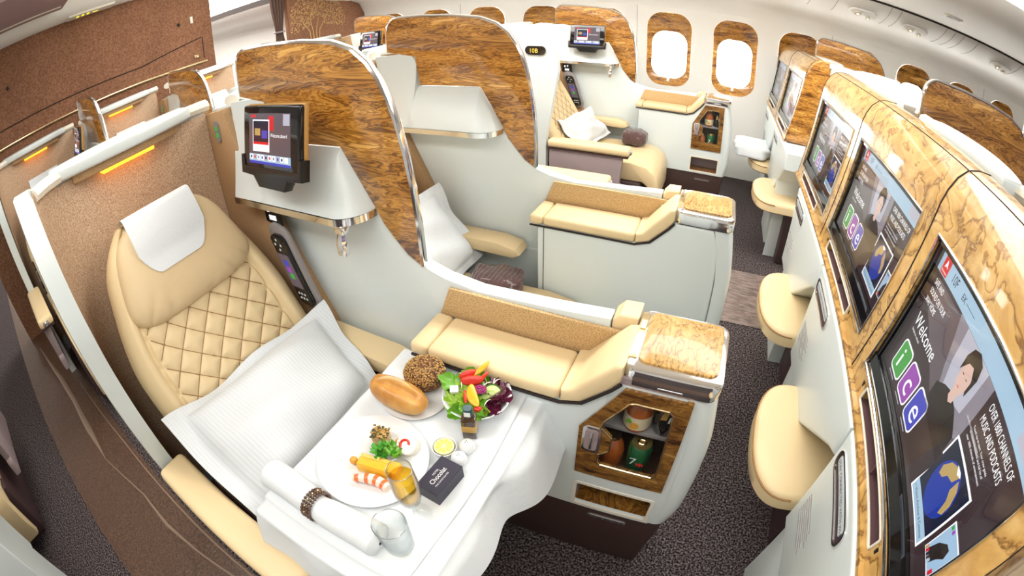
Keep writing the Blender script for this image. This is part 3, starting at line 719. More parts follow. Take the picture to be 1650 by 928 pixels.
# ---------------------------------------------------------------- the laid table
TZ = .645
def make_table():
    t = thing('tray_table', 'fold-out tray table under the white tablecloth in front of the foreground seat', 'table', (.6, -.33, .45))
    MB().prism(rrect(.45, .768, -.598, -.135, .02), .618, .638, axis='z', r=.004).build('table_top', 'cream_plastic', t)
    MB().box((.52, .58), (-.16, -.128), (.45, .618), .006).box((.52, .60), (-.40, -.13), (.600, .618), .004).build('table_arm', 'grey', t)
    X0, X1, YA, YB = .442, .776, -.606, -.128
    def cloth(u, v):
        a = lerp(-.03, (X1 - X0) + .17, u); b2 = lerp(-.10, (YB - YA) + .02, v)
        x = X0 + a; y = YA + b2; z = TZ - .002
        if a < 0: x = X0 + a * .35; z += a * .9
        ex = a - (X1 - X0)
        if ex > 0:
            drop = lerp(.52, .94, sm(.05, 1, v)); e = ex * drop
            k = sm(0, .05, e)
            fold = sin(y * 24 + 1.0) * .6 + sin(y * 41) * .35
            x = X1 + e * (.30 + .10 * sm(.5, 1, v)) + .018 * fold * k; z -= e * .90 - .012 * k
            z += 0; y += .012 * sin(y * 30) * k + .07 * k * sm(.6, 1, v)
        if b2 < 0:
            e = -b2; y = YA - e * .28 + .004 * sin(x * 40) * sm(0, .04, e); z -= e * .8
        wr = .0016 * sin(x * 55 + y * 18) * sin(y * 37 - x * 9) + .0012 * sin(x * 23 - y * 60)
        return (x, y, z + wr * .6)
    m = MB().grid(cloth, 90, 100)
    single(m, 'tablecloth', 'cloth', 'white tablecloth hanging over the tray table edge', 'tablecloth', (.6, -.36, TZ), smooth=70)
    # folded liner on top
    m = MB()
    def mat_(u, v):
        x = lerp(.446, .748, u); y = lerp(-.574, -.108, v); d = min(.748 - x, y + .574)
        return (x + .004 * sin(y * 14), y, TZ + .0012 + .0045 * sm(0, .003, d) * (1 - .75 * sm(.010, .035, d)) + .0006 * sin(x * 60 + y * 30))
    m.grid(mat_, 110, 130)
    single(m, 'tray_liner', 'cloth', 'smooth white tray liner laid over the tablecloth under the dishes', 'cloth', (.6, -.36, TZ), smooth=60)
T1 = TZ + .003

def plate(name, label, c, r, h, group, ridge=True, depth=.0):
    pr_ = [(0, .002), (r * .55, .002), (r * .62, .004)]
    if ridge: pr_ += [(r * (.66 + .05 * i) , .005 + h * .55 * i / 6 + (.0012 if i % 2 else 0)) for i in range(6)]
    pr_ += [(r * .985, h * .96), (r, h), (r * 1.0, h * .9), (r * .62, -.0), (0, 0)]
    m = MB().lathe(pr_, c, 56, cap=False)
    return single(m, name, 'china', label, 'plate', c, group, 50)

def leaf(c, size, mi_mat, label, seed, name='lettuce_leaf', curl=1.0):
    rnd = random.Random(seed); m = MB(); R = Matrix.Rotation(rnd.uniform(0, 6.28), 4, 'Z') @ Matrix.Rotation(rnd.uniform(-.5, .5), 4, 'X')
    p1, p2 = rnd.uniform(0, 6), rnd.uniform(0, 6)
    def f(u, v):
        th = u * 2 * pi; r = v * size * (1 + .14 * sin(3 * th + p1)); fr = v ** 2 * curl
        z = .35 * size * v * v + fr * size * (.16 * sin(7 * th + p1) + .10 * sin(13 * th + p2))
        return Vector(c) + R @ Vector((r * cos(th) * (1 + .08 * fr * sin(11 * th)), r * .8 * sin(th), z))
    m.grid(f, 44, 9, wrap_u=True)
    return single(m, name, mi_mat, label, 'salad leaf', c, 'salad leaves in the bowl', 70)

for k, c in dict(lettuce=(.13, .36, .02), lettuce2=(.33, .55, .05), radicchio=(.10, .008, .035), tomato=(.62, .03, .015), pepper=(.80, .42, .015), onion=(.34, .02, .17), cucumber=(.62, .74, .30), cuc_skin=(.05, .18, .02), feta=(.85, .85, .80),
                 mango=(.78, .46, .03), prawn=(.80, .16, .04), prawnw=(.85, .72, .62), toast=(.52, .33, .12), herb=(.09, .07, .015), rollw=(.85, .82, .72), rollred=(.70, .03, .02), lemon=(.86, .74, .10), lemon_rind=(.90, .84, .45), nugget=(.72, .34, .04)).items():
    M[k] = mat(k + '_food', c, .35, coat=.25)
m, nt, b = nmat('crusty_bread'); setp(b, None, .45, coat=.2); f = noise(nt, coords(nt), 18, 4)
nt.links.new(ramp(nt, f, [(.3, (.40, .15, .025)), (.55, (.62, .31, .07)), (.75, (.72, .45, .16))]), b.inputs['Base Color']); bump(nt, b, noise(nt, coords(nt), 90, 3), .25, .002); M['bread'] = m
m, nt, b = nmat('seeded_crust'); setp(b, None, .7); v = coords(nt); vo = nt.nodes.new('ShaderNodeTexVoronoi'); vo.inputs['Scale'].default_value = 190; nt.links.new(v, vo.inputs['Vector'])
nt.links.new(ramp(nt, vo.outputs['Distance'], [(.15, (.50, .30, .09)), (.45, (.22, .09, .025)), (.75, (.07, .028, .01))]), b.inputs['Base Color']); bump(nt, b, vo.outputs['Distance'], 1, .004); M['seeded'] = m
M['crumb'] = mat('pale_crumb', (.78, .58, .30), .7)
M['ring_bead'] = mat('dark_bead', (.10, .05, .03), .2, coat=.6)
M['bottle_glass'] = mat('dark_oil_glass', (.05, .022, .008), .08, coat=.8)
M['label_gold'] = mat('gold_label', (.55, .33, .08), .4)
M['teal'] = mat('teal_cap', (.02, .07, .09), .3)
M['navybox'] = mat('navy_card', (.022, .020, .040), .45)
M['print_white'] = mat('white_print', (.85, .85, .85), .5)
M['label_paper'] = mat('paper_label', (.70, .60, .42), .5)
M['can_green'] = mat('green_can', (.01, .12, .04), .25, coat=.5)
M['can_top'] = mat('can_lid', (.75, .55, .18), .25, metal=.8)

def make_food():
    plate('dinner_plate', 'large white dinner plate with ridged rim holding the cold starters', (.565, -.393, T1), .104, .010, 'white plates')
    plate('bread_plate', 'white side plate under the two bread rolls', (.545, -.217, T1), .070, .007, 'white plates', False)
    c = (.667, -.183, T1)
    m = MB().lathe([(0, .004), (.028, .004), (.045, .013), (.060, .029), (.0645, .032), (.066, .032), (.062, .026), (.047, .010), (.030, 0), (0, 0)], c, 56, cap=False)
    single(m, 'salad_bowl', 'china', 'round white bowl filled with mixed salad', 'bowl', c, None, 50)
    # bread
    m = MB(); cc = Vector((.534, -.254, T1 + .034)); R = Matrix.Rotation(math.radians(-3), 4, 'Z')
    def bun(p):
        q = p.copy(); a = max(0, 1 - (p.y + .004) ** 2 / .00008) * sm(.0, .02, p.z) * (1 - sm(.045, .056, abs(p.x)))
        q.z -= .006 * a; q.z += .005 * math.exp(-((p.y - .008) / .006) ** 2) * sm(0, .02, p.z); return q
    m.ball(cc, (.066, .030, .027), (.85, .8), 56, mtx=R, fn=bun)
    t = thing('bread_roll', 'long golden crusty bread roll with a split top', 'bread', cc - Vector((0, 0, .026)), 'bread rolls'); m.build('crust', 'bread', t, 60)
    MB().tube([cc + Vector((x, .001 + .010 * (1 - (x / .05) ** 2), .0235 * (1 - (x / .066) ** 2) ** .5 + .002)) for x in [i * .01 - .046 for i in range(10)]], [.001, .005, .008, .009, .009, .009, .008, .007, .004, .001], 8, flat=.5).build('split', 'crumb', t, 60)
    m = MB(); cc = Vector((.548, -.180, T1 + .032))
    m.ball(cc, (.042, .042, .028), (.8, 1), 40, fn=lambda p: p * (1 + .02 * sin(p.x * 130) * sin(p.y * 140)) - Vector((0, 0, .007 * math.exp(-((p.x ** 2 + p.y ** 2) ** .5 / .011) ** 2) * (p.z > 0))))
    t = thing('seeded_roll', 'round dark bread roll covered in seeds', 'bread', cc - Vector((0, 0, .027)), 'bread rolls'); m.build('crust', 'seeded', t, 60)
    rnd = random.Random(3); m = MB()
    for i in range(420):
        a = rnd.uniform(0, 2 * pi); e = math.asin(rnd.uniform(.05, 1)); d = Vector((cos(e) ** .8 * cos(a) * .042, cos(e) ** .8 * sin(a) * .042, sin(e) ** .8 * .028))
        if Vector((d.x, d.y)).length < .010: d.z -= .006
        q = Matrix.Rotation(rnd.uniform(0, 3), 4, 'Z'); m.ball(cc + d * 1.005, (.0021, .0010, .0007), n=6, mtx=q, mi=i % 2)
    o = m.build('seed_crust', ['label_gold', 'toast'], t, 60); o['kind'] = 'stuff'
    # salad
    G, G2, RD = 'lettuce', 'lettuce2', 'radicchio'
    bc = Vector((.667, -.183, T1 + .022))
    spots = [(-.045, -.012, G), (-.030, -.035, G2), (-.005, -.047, G), (.022, -.040, G2), (.040, -.018, RD), (.045, .012, RD), (.030, .036, RD), (.004, .046, RD), (-.024, .036, G), (-.042, .016, G2), (-.015, -.012, G2), (.010, -.015, G), (.014, .014, G2), (-.012, .016, G), (.030, .006, RD), (.0, -.030, G2), (.020, -.050, G), (-.05, -.002, G)]
    desc = {G: 'dark green curly lettuce leaf', G2: 'pale green frilly lettuce leaf', RD: 'dark red frilly lettuce leaf'}
    where = ['left rim beside the bread plate', 'lower left rim', 'front rim left of the oil bottle', 'front rim behind the oil bottle', 'right rim, lowest of the red ones', 'right rim beside the cucumber', 'back right rim', 'back rim, farthest of the red ones', 'back left rim behind the tomatoes',
             'left rim under the tomato wedge', 'middle, left of the broad pepper strip', 'middle, under the broad pepper strip', 'middle, behind the onion slice', 'middle, under the glossy tomato', 'middle, under the cucumber slice', 'front, left of the broad pepper strip', 'very front edge beside the small tomato piece', 'far left edge of the bowl']
    for i, (x, y, k) in enumerate(spots): leaf(bc + Vector((x, y, .004 * (i > 9) + (.012 if i > 9 else .004))), .021 + .003 * (i % 3), k, desc[k] + ' at the ' + where[i], 40 + i)
    def blob(nm, c, r, k, label, rot=(0, 0, 0), e=(1, 1), fn=None, group='salad vegetables', cat='vegetable'):
        R = Matrix.Rotation(rot[2], 4, 'Z') @ Matrix.Rotation(rot[1], 4, 'Y') @ Matrix.Rotation(rot[0], 4, 'X')
        m = MB().ball((0, 0, 0), r, e, 28, mtx=R, fn=fn); m.v = [(Vector(v) + Vector(c))[:] for v in m.v]
        return single(m, nm, k, label, cat, Vector(c) - Vector((0, 0, r[2])), group, 60)
    wedge = lambda p: Vector((p.x, p.y * (1 - .6 * (p.z > 0) * p.z / .011), p.z))
    blob('tomato_wedge', bc + Vector((-.028, .022, .030)), (.019, .010, .010), 'tomato', 'red tomato wedge nearest the seeded roll', (.3, 0, .9), fn=wedge)
    blob('tomato_wedge', bc + Vector((-.012, .008, .034)), (.022, .011, .010), 'tomato', 'glossy red tomato wedge in the middle of the salad', (.2, 0, .55), fn=wedge)
    blob('tomato_piece', bc + Vector((.026, -.043, .022)), (.008, .006, .005), 'tomato', 'small red tomato piece at the bowl edge by the aisle', (0, 0, .6))
    def bend(p): return Vector((p.x, p.y + 18 * p.x * p.x * .35, p.z))
    blob('pepper_strip', bc + Vector((-.010, .040, .034)), (.024, .006, .004), 'pepper', 'yellow pepper strip standing at the far edge of the salad', (0, -.3, 1.1), fn=bend)
    blob('pepper_strip', bc + Vector((.006, -.026, .032)), (.026, .010, .004), 'pepper', 'broad yellow pepper strip at the front of the salad', (.2, .15, -.85), fn=bend)
    blob('pepper_strip', bc + Vector((.004, .022, .036)), (.016, .004, .004), 'tomato', 'thin red pepper strip near the yellow strip', (0, -.2, 1.3))
    blob('pepper_strip', bc + Vector((-.006, -.030, .028)), (.016, .004, .003), 'tomato', 'thin red pepper strip beside the broad yellow strip', (0, .1, -1.0))
    m = MB(); o = bc + Vector((.012, -.006, .033))
    for i in range(4): m.tube([o + Vector(((.011 - .0025 * i) * cos(a), (.010 - .0025 * i) * sin(a), .004 * i * .5)) for a in (j * pi / 8 for j in range(16))], .0016, 6, closed=True)
    m.ball(o, (.010, .009, .005), n=14); single(m, 'red_onion_slice', 'onion', 'purple red onion slice in the salad', 'vegetable', o, 'salad vegetables', 60)
    t = thing('cucumber_slice', 'half cucumber slice with green skin at the aisle side of the salad', 'vegetable', bc + Vector((.040, .0, .022)), 'salad vegetables')
    R = Matrix.Translation(bc + Vector((.037, -.006, .024))) @ Matrix.Rotation(math.radians(34), 4, 'Z') @ Matrix.Rotation(math.radians(-38), 4, 'Y') @ Matrix.Rotation(math.radians(25), 4, 'X')
    MB().prism(arc(0, 0, .021, 0, 180, 20), -.004, .004, axis='z', r=.0008, mtx=R).build('flesh', 'cucumber', t)
    MB().tube([R @ Vector((.0213 * cos(a), .0213 * sin(a), 0)) for a in (j * pi / 20 for j in range(21))], .0042, 6, flat=.35, up=(0, 0, 1)).build('skin', 'cuc_skin', t)
    m = MB()
    for i in range(9): a = .35 + i * .3; m.ball(R @ Vector((.011 * cos(a), .011 * sin(a), .0042)), (.0022, .0012, .0005), n=8)
    m.build('seed_ring', 'lettuce2', t)
    m = MB().box((-.008, .008), (-.007, .007), (-.007, .007), .0015, mtx=Matrix.Translation(bc + Vector((-.034, -.022, .026))) @ Matrix.Rotation(.5, 4, 'Z') @ Matrix.Rotation(.4, 4, 'X'))
    single(m, 'cheese_cube', 'feta', 'white cheese cube among the salad leaves', 'cheese', bc + Vector((-.034, -.022, .018)))
    rnd = random.Random(5)
    for i in range(6):
        p = bc + Vector((rnd.uniform(-.03, .045), rnd.uniform(-.035, .03), .028))
        m = MB().tube([p + Vector((.012 * (q - .5) * cos(i), .02 * (q - .5), .006 * sin(q * 3))) for q in (0, .25, .5, .75, 1)], [.0004, .001, .0012, .001, .0004], 5)
        single(m, 'bean_sprout', 'rollw', 'thin pale sprout lying on the mixed salad', 'sprout', p, 'sprouts on the salad', 60)
    # starters on the dinner plate
    p0 = Vector((0, 0, T1 + .003))
    m = MB(); R = Matrix.Translation(p0 + Vector((.588, -.402, .011))) @ Matrix.Rotation(.22, 4, 'Z')
    m.prism([(y, z) for y, z in [(-.016, -.011), (.015, -.011), (.016, .004), (.012, .010), (.006, .008), (.002, .011), (-.006, .009), (-.012, .010), (-.016, .004)]], -.036, .040, axis='x', r=.001, mtx=R)
    single(m, 'mango_block', 'mango', 'yellow sliced fruit block on the dinner plate', 'food', p0 + Vector((.588, -.402, 0)), 'cold starters')
    blob('golden_berry', p0 + Vector((.540, -.414, .008)), (.008, .008, .008), 'nugget', 'small orange berry left of the yellow block', group='cold starters', cat='food')
    t = thing('crusted_cheese', 'herb crusted cheese cube behind the lettuce garnish', 'food', p0 + Vector((.555, -.342, 0)), 'cold starters')
    R = Matrix.Translation(p0 + Vector((.555, -.346, .015))) @ Matrix.Rotation(.3, 4, 'Z')
    MB().box((-.015, .015), (-.013, .013), (-.015, .012), .004, mtx=R).build('cheese', 'toast', t)
    m = MB(); rnd = random.Random(8)
    for i in range(90): m.ball(R @ Vector((rnd.uniform(-.016, .016), rnd.uniform(-.014, .014), .012 + rnd.uniform(-.003, .003))), (.0025, .002, .0018), n=6, mi=i % 3)
    o = m.build('herb_crust', ['herb', 'label_gold', 'rollred' if False else 'herb'], t, 60); o['kind'] = 'stuff'
    for i, (x, y) in enumerate([(.580, -.366), (.592, -.358), (.586, -.378), (.600, -.370), (.574, -.376)]):
        leaf(p0 + Vector((x, y, .010 + .003 * i)), .017, 'lettuce' if i % 2 else 'cress', 'curly green garnish leaf beside the yellow block, ' + ('lowest of the tuft', 'towards the red roll', 'towards the berry', 'under the flute', 'topmost of the tuft')[i], 80 + i, 'garnish_leaf', 1.6)
    t = thing('filled_roll', 'round stuffed roll slice with a red swirl at the plate edge', 'food', p0 + Vector((.612, -.338, 0)), 'cold starters')
    R = Matrix.Translation(p0 + Vector((.612, -.340, .017))) @ Matrix.Rotation(.5, 4, 'X') @ Matrix.Rotation(.2, 4, 'Z')
    MB().lathe([(0, -.009), (.018, -.009), (.0195, -.007), (.0195, .007), (.018, .009), (0, .009)], n=30, cap=False, mtx=R).build('wrap', 'rollw', t)
    MB().tube([R @ Vector(((.005 + .0018 * a) * cos(a), (.005 + .0018 * a) * sin(a), .0092)) for a in (i * .3 for i in range(14))], .0026, 6).build('red_swirl', 'rollred', t, 60)
    blob('golden_berry', p0 + Vector((.590, -.338, .009)), (.008, .008, .009), 'nugget', 'small orange berry between the crusted cheese and the stuffed roll', group='cold starters', cat='food')
    t = thing('prawn', 'orange striped prawn tail at the near side of the dinner plate', 'food', p0 + Vector((.60, -.442, 0)), 'cold starters')
    pts = [p0 + Vector((.562 + .068 * q, -.447 + .014 * q + .010 * sin(q * 3), .009)) for q in [i / 20 for i in range(21)]]
    rr = [.004 + .0065 * sin(min(1, q * 1.3 + .1) * pi * .62) for q in [i / 20 for i in range(21)]]
    MB().tube(pts, rr, 12).build('prawn_meat', 'prawnw', t, 60)
    for k in range(4):
        i = 1 + 5 * k; MB().tube(pts[i:i + 3], [r_ * 1.06 for r_ in rr[i:i + 3]], 12).build('prawn_band', 'prawn', t, 60)
    # lemon in a dish, shakers, oil, chocolate
    c = (.668, -.310, T1); t = thing('lemon_dish', 'small white dish holding a cut lemon', 'dish', c)
    MB().lathe([(0, .003), (.017, .003), (.021, .016), (.0225, .016), (.019, 0), (0, 0)], c, 36, cap=False).build('dish', 'china', t)
    l = single(MB().lathe([(0, 0), (.012, .0), (.018, .010), (.018, .013), (0, .013)], (c[0], c[1], T1 + .004), 30), 'lemon_half', 'lemon_rind', 'cut lemon half in the small white dish', 'lemon', (c[0], c[1], T1 + .004))
    m = MB()
    for i in range(9):
        a0 = i * 2 * pi / 9; m.prism([(c[0] + r_ * cos(a0 + a), c[1] + r_ * sin(a0 + a)) for r_, a in ((.003, .35), (.0145, .06), (.016, .32), (.0145, .6))], T1 + .0165, T1 + .0178, axis='z')
    m.build('lemon_flesh', 'lemon', l, 0)
    for x, y, lb in ((.703, -.290, 'round white salt shaker beside the oil bottle'), (.704, -.321, 'round white pepper shaker between the salt shaker and the chocolate box')):
        t = thing('shaker', lb, 'shaker', (x, y, T1), 'white shakers')
        MB().lathe([(0, 0), (.010, 0), (.014, .007), (.015, .014), (.0125, .022), (.006, .027), (0, .028)], (x, y, T1), 30, cap=False).build('shaker_body', 'china', t, 60)
        m = MB()
        for a in range(3): m.lathe([(0, 0), (.0008, .0002), (.0008, -.001)], (x + .0025 * cos(a * 2.1), y + .0025 * sin(a * 2.1), T1 + .0282), 6)
        m.build('hole', 'black', t)
    c = Vector((.690, -.254, T1)); R = Matrix.Translation(c) @ Matrix.Rotation(.35, 4, 'Z')
    t = thing('oil_bottle', 'small square dark oil bottle with teal cap in front of the salad', 'bottle', c)
    MB().box((-.013, .013), (-.013, .013), (0, .052), .003, 2, mtx=R).lathe([(.013, .05), (.007, .056), (.006, .060)], mtx=R).build('bottle_body', 'bottle_glass', t)
    MB().lathe([(0, .058), (.0085, .058), (.0085, .074), (.0075, .076), (0, .076)], n=24, mtx=R, cap=False).build('cap', 'teal', t)
    MB().box((-.0055, .0055), (-.0088, -.0080), (.061, .072), mtx=R).build('cap_seal', 'print_white', t)
    MB().box((-.0132, .0132), (-.0132, .0132), (.018, .040), .003, mtx=R).build('bottle_label', 'label_gold', t)
    c = Vector((.700, -.376, T1)); R = Matrix.Translation(c) @ Matrix.Rotation(-.10, 4, 'Z')
    t = thing('chocolate_box', 'dark navy chocolate box with white script standing by the flute', 'box', c)
    MB().box((-.0215, .0215), (-.036, .036), (0, .033), .0008, 1, mtx=R).build('carton', 'navybox', t)
    m = MB(); tx = R @ Matrix(((0, -1, 0, 0), (1, 0, 0, 0), (0, 0, 1, .0333), (0, 0, 0, 1)))
    m.text('HOTEL', tx @ Matrix.Translation((-.006, .0075, 0)), .005); m.text('Chocolat', tx @ Matrix.Translation((-.022, -.003, 0)), .0125, sx=.85); m.text('FINE CHOCOLATES', tx @ Matrix.Translation((-.022, -.010, 0)), .004)
    m.build('box_lettering', 'print_white', t, 0)
    # napkin roll
    c = Vector((.560, -.532, T1 + .027)); t = thing('napkin_roll', 'rolled white napkin with a beaded ring along the near table edge', 'napkin', c - Vector((0, 0, .027)))
    m = MB()
    def nap(u, v):
        a = u * 2 * pi * 1.15; x = lerp(-.128, .125, v); k = 1 + .16 * abs(v - .48) * 2
        r_ = (.022 + .0022 * u * 1.5) * k * max(.02, 1 - max(0, (abs(v - .5) - .465) / .035) ** 3) ** .5 * (1 - .12 * math.exp(-((v - .5) / .06) ** 2))
        return (c.x + x, c.y + r_ * sin(a + .7) * 1.08 + .002 * sin(v * 9), c.z - .001 + r_ * cos(a + .7) + .0015 * sin(v * 7))
    m.grid(nap, 60, 60)
    m.build('napkin', 'cloth', t, 60)
    m = MB()
    for k in range(4):
        for j in range(26):
            a = j * 2 * pi / 26; m.ball((c.x - .008 + .0056 * (k - 1.5), c.y + .0262 * sin(a) * 1.05, c.z + .0258 * cos(a)), (.0027, .0033, .0033), n=8, mi=1 if k == 1 and j % 2 else 0)
    m.build('napkin_ring', ['ring_bead', 'brass'], t, 60)
    # glasses
    def glass(nm, label, c, prof, liq, lk, lab):
        t = thing(nm, label, 'glass', c)
        MB().lathe(prof, c, 40, cap=False).build('glass_body', 'glass', t, 60)
        MB().lathe(liq, c, 40, cap=False).build(lab, lk, t, 60)
        rr_, rz = max(prof, key=lambda q: q[1]); m = MB().tube([(c[0] + (rr_ + .0004) * cos(a), c[1] + (rr_ + .0004) * sin(a), c[2] + rz) for a in (i * pi / 20 for i in range(40))], .0007, 6, closed=True)
        m.build('rim', 'rim_glass', t, 60)
    c = (.703, -.512, T1)
    glass('water_glass', 'water tumbler beside the napkin roll near the table corner', c, [(0, .001), (.020, .001), (.0225, .006), (.024, .04), (.0258, .084), (.0268, .084), (.0252, .04), (.0238, .010), (.021, .009), (0, .009)][::1], [(0, .010), (.021, .011), (.0232, .04), (.0243, .062), (0, .062)], 'water', 'water')
    c = (.696, -.450, T1)
    glass('champagne_flute', 'stemmed flute of golden champagne standing on the tray liner', c, [(0, .001), (.024, .001), (.027, .0018), (.022, .0035), (.005, .006), (.0032, .012), (.0032, .038), (.006, .046), (.0165, .062), (.0205, .085), (.0205, .11), (.0185, .147), (.0193, .147), (.0213, .11), (.0213, .085), (.017, .060), (.004, .044)], [(0, .048), (.006, .050), (.0155, .063), (.0197, .085), (.0196, .11), (.0188, .128), (0, .128)], 'champagne', 'champagne')
M['cress'] = mat('cress_food', (.06, .30, .02), .5)

def make_drinks(d=(0, 0, 0)):
    D = Vector(d)
    def put(nm, label, cat, c, parts):
        c = Vector(c) + D; t = thing(nm, label, cat, c, 'drinks in the minibar' if d == (0, 0, 0) else 'drinks in the far minibar')
        for pn, prof, k in parts: MB().lathe(prof, c, 26, cap=False).build(pn, k, t, 60)
        return t, c
    far = '' if d == (0, 0, 0) else ' of the window seat pair'
    t, c = put('juice_bottle', 'orange juice bottle with peach label on the minibar shelf' + far, 'bottle', (.962, -.078, .605), [('bottle_body', [(0, 0), (.027, 0), (.029, .004), (.029, .055), (.026, .070), (.016, .088), (.012, .096), (0, .096)], 'amber'), ('label_band', [(.0293, .008), (.0295, .010), (.0295, .042), (.0293, .044)], 'label_paper'), ('cap', [(0, .094), (.0135, .094), (.0135, .106), (0, .107)], 'label_gold')])
    m = MB(); 
    m.prism([(c.x - .002 + x, c.z + .022 + z) for x, z in arc(0, 0, .009, 0, 340, 14)], c.y - .0305, c.y - .0285); m.prism([(c.x - .014 + x, c.z + .032 + z) for x, z in arc(0, 0, .006, 0, 340, 10, .004)], c.y - .0295, c.y - .0265, mi=1); m.build('label_fruit', ['nugget', 'lettuce'], t)
    t, c = put('black_can', 'black drink can on the right of the minibar shelf' + far, 'can', (1.018, -.076, .605), [('can_body', [(0, 0), (.020, 0), (.024, .004), (.024, .082), (.020, .088), (0, .088)], 'blackgloss')])
    MB().prism([(c.x - .012 + x, c.z + .05 + z) for x, z in ((0, 0), (.005, .024), (.012, .028), (.015, .022), (.012, .002))], c.y - .0245, c.y - .022).build('can_emblem', 'label_gold', t)
    MB().prism([(c.x + .004 + x, c.z + .045 + z) for x, z in ((0, 0), (.002, .016), (.005, .016), (.004, 0))], c.y - .0245, c.y - .0215).build('can_stripe', 'print_white', t)
    t, c = put('lemonade_can', 'green lemonade can below the minibar shelf' + far, 'can', (.985, -.078, .449), [('can_body', [(0, 0), (.022, 0), (.026, .004), (.026, .090), (.022, .097)], 'can_green'), ('can_lid', [(.022, .097), (.0215, .095), (0, .095)], 'can_top')])
    fm = Matrix(((1, 0, 0, c.x - .017), (0, 0, 1, c.y - .0264), (0, 1, 0, c.z + .045), (0, 0, 0, 1)))
    MB().text('7', fm, .034).text('up', Matrix.Translation((.016, 0, 0)) @ fm, .018, 1).build('can_lettering', ['print_white', 'e_red'], t, 0)
    MB().tube([(c.x + .009 * cos(a), c.y + .006 * sin(a), c.z + .097) for a in (i * pi / 8 for i in range(16))], .0015, 5, closed=True).build('ring_pull', 'brass', t)
    put('amber_bottle', 'amber juice bottle below the minibar shelf, behind the door handle' + far, 'bottle', (.925, -.076, .449), [('bottle_body', [(0, 0), (.025, 0), (.027, .004), (.027, .055), (.02, .075), (.012, .09), (0, .09)], 'amber'), ('cap', [(0, .09), (.013, .09), (.013, .10), (0, .101)], 'brass')])
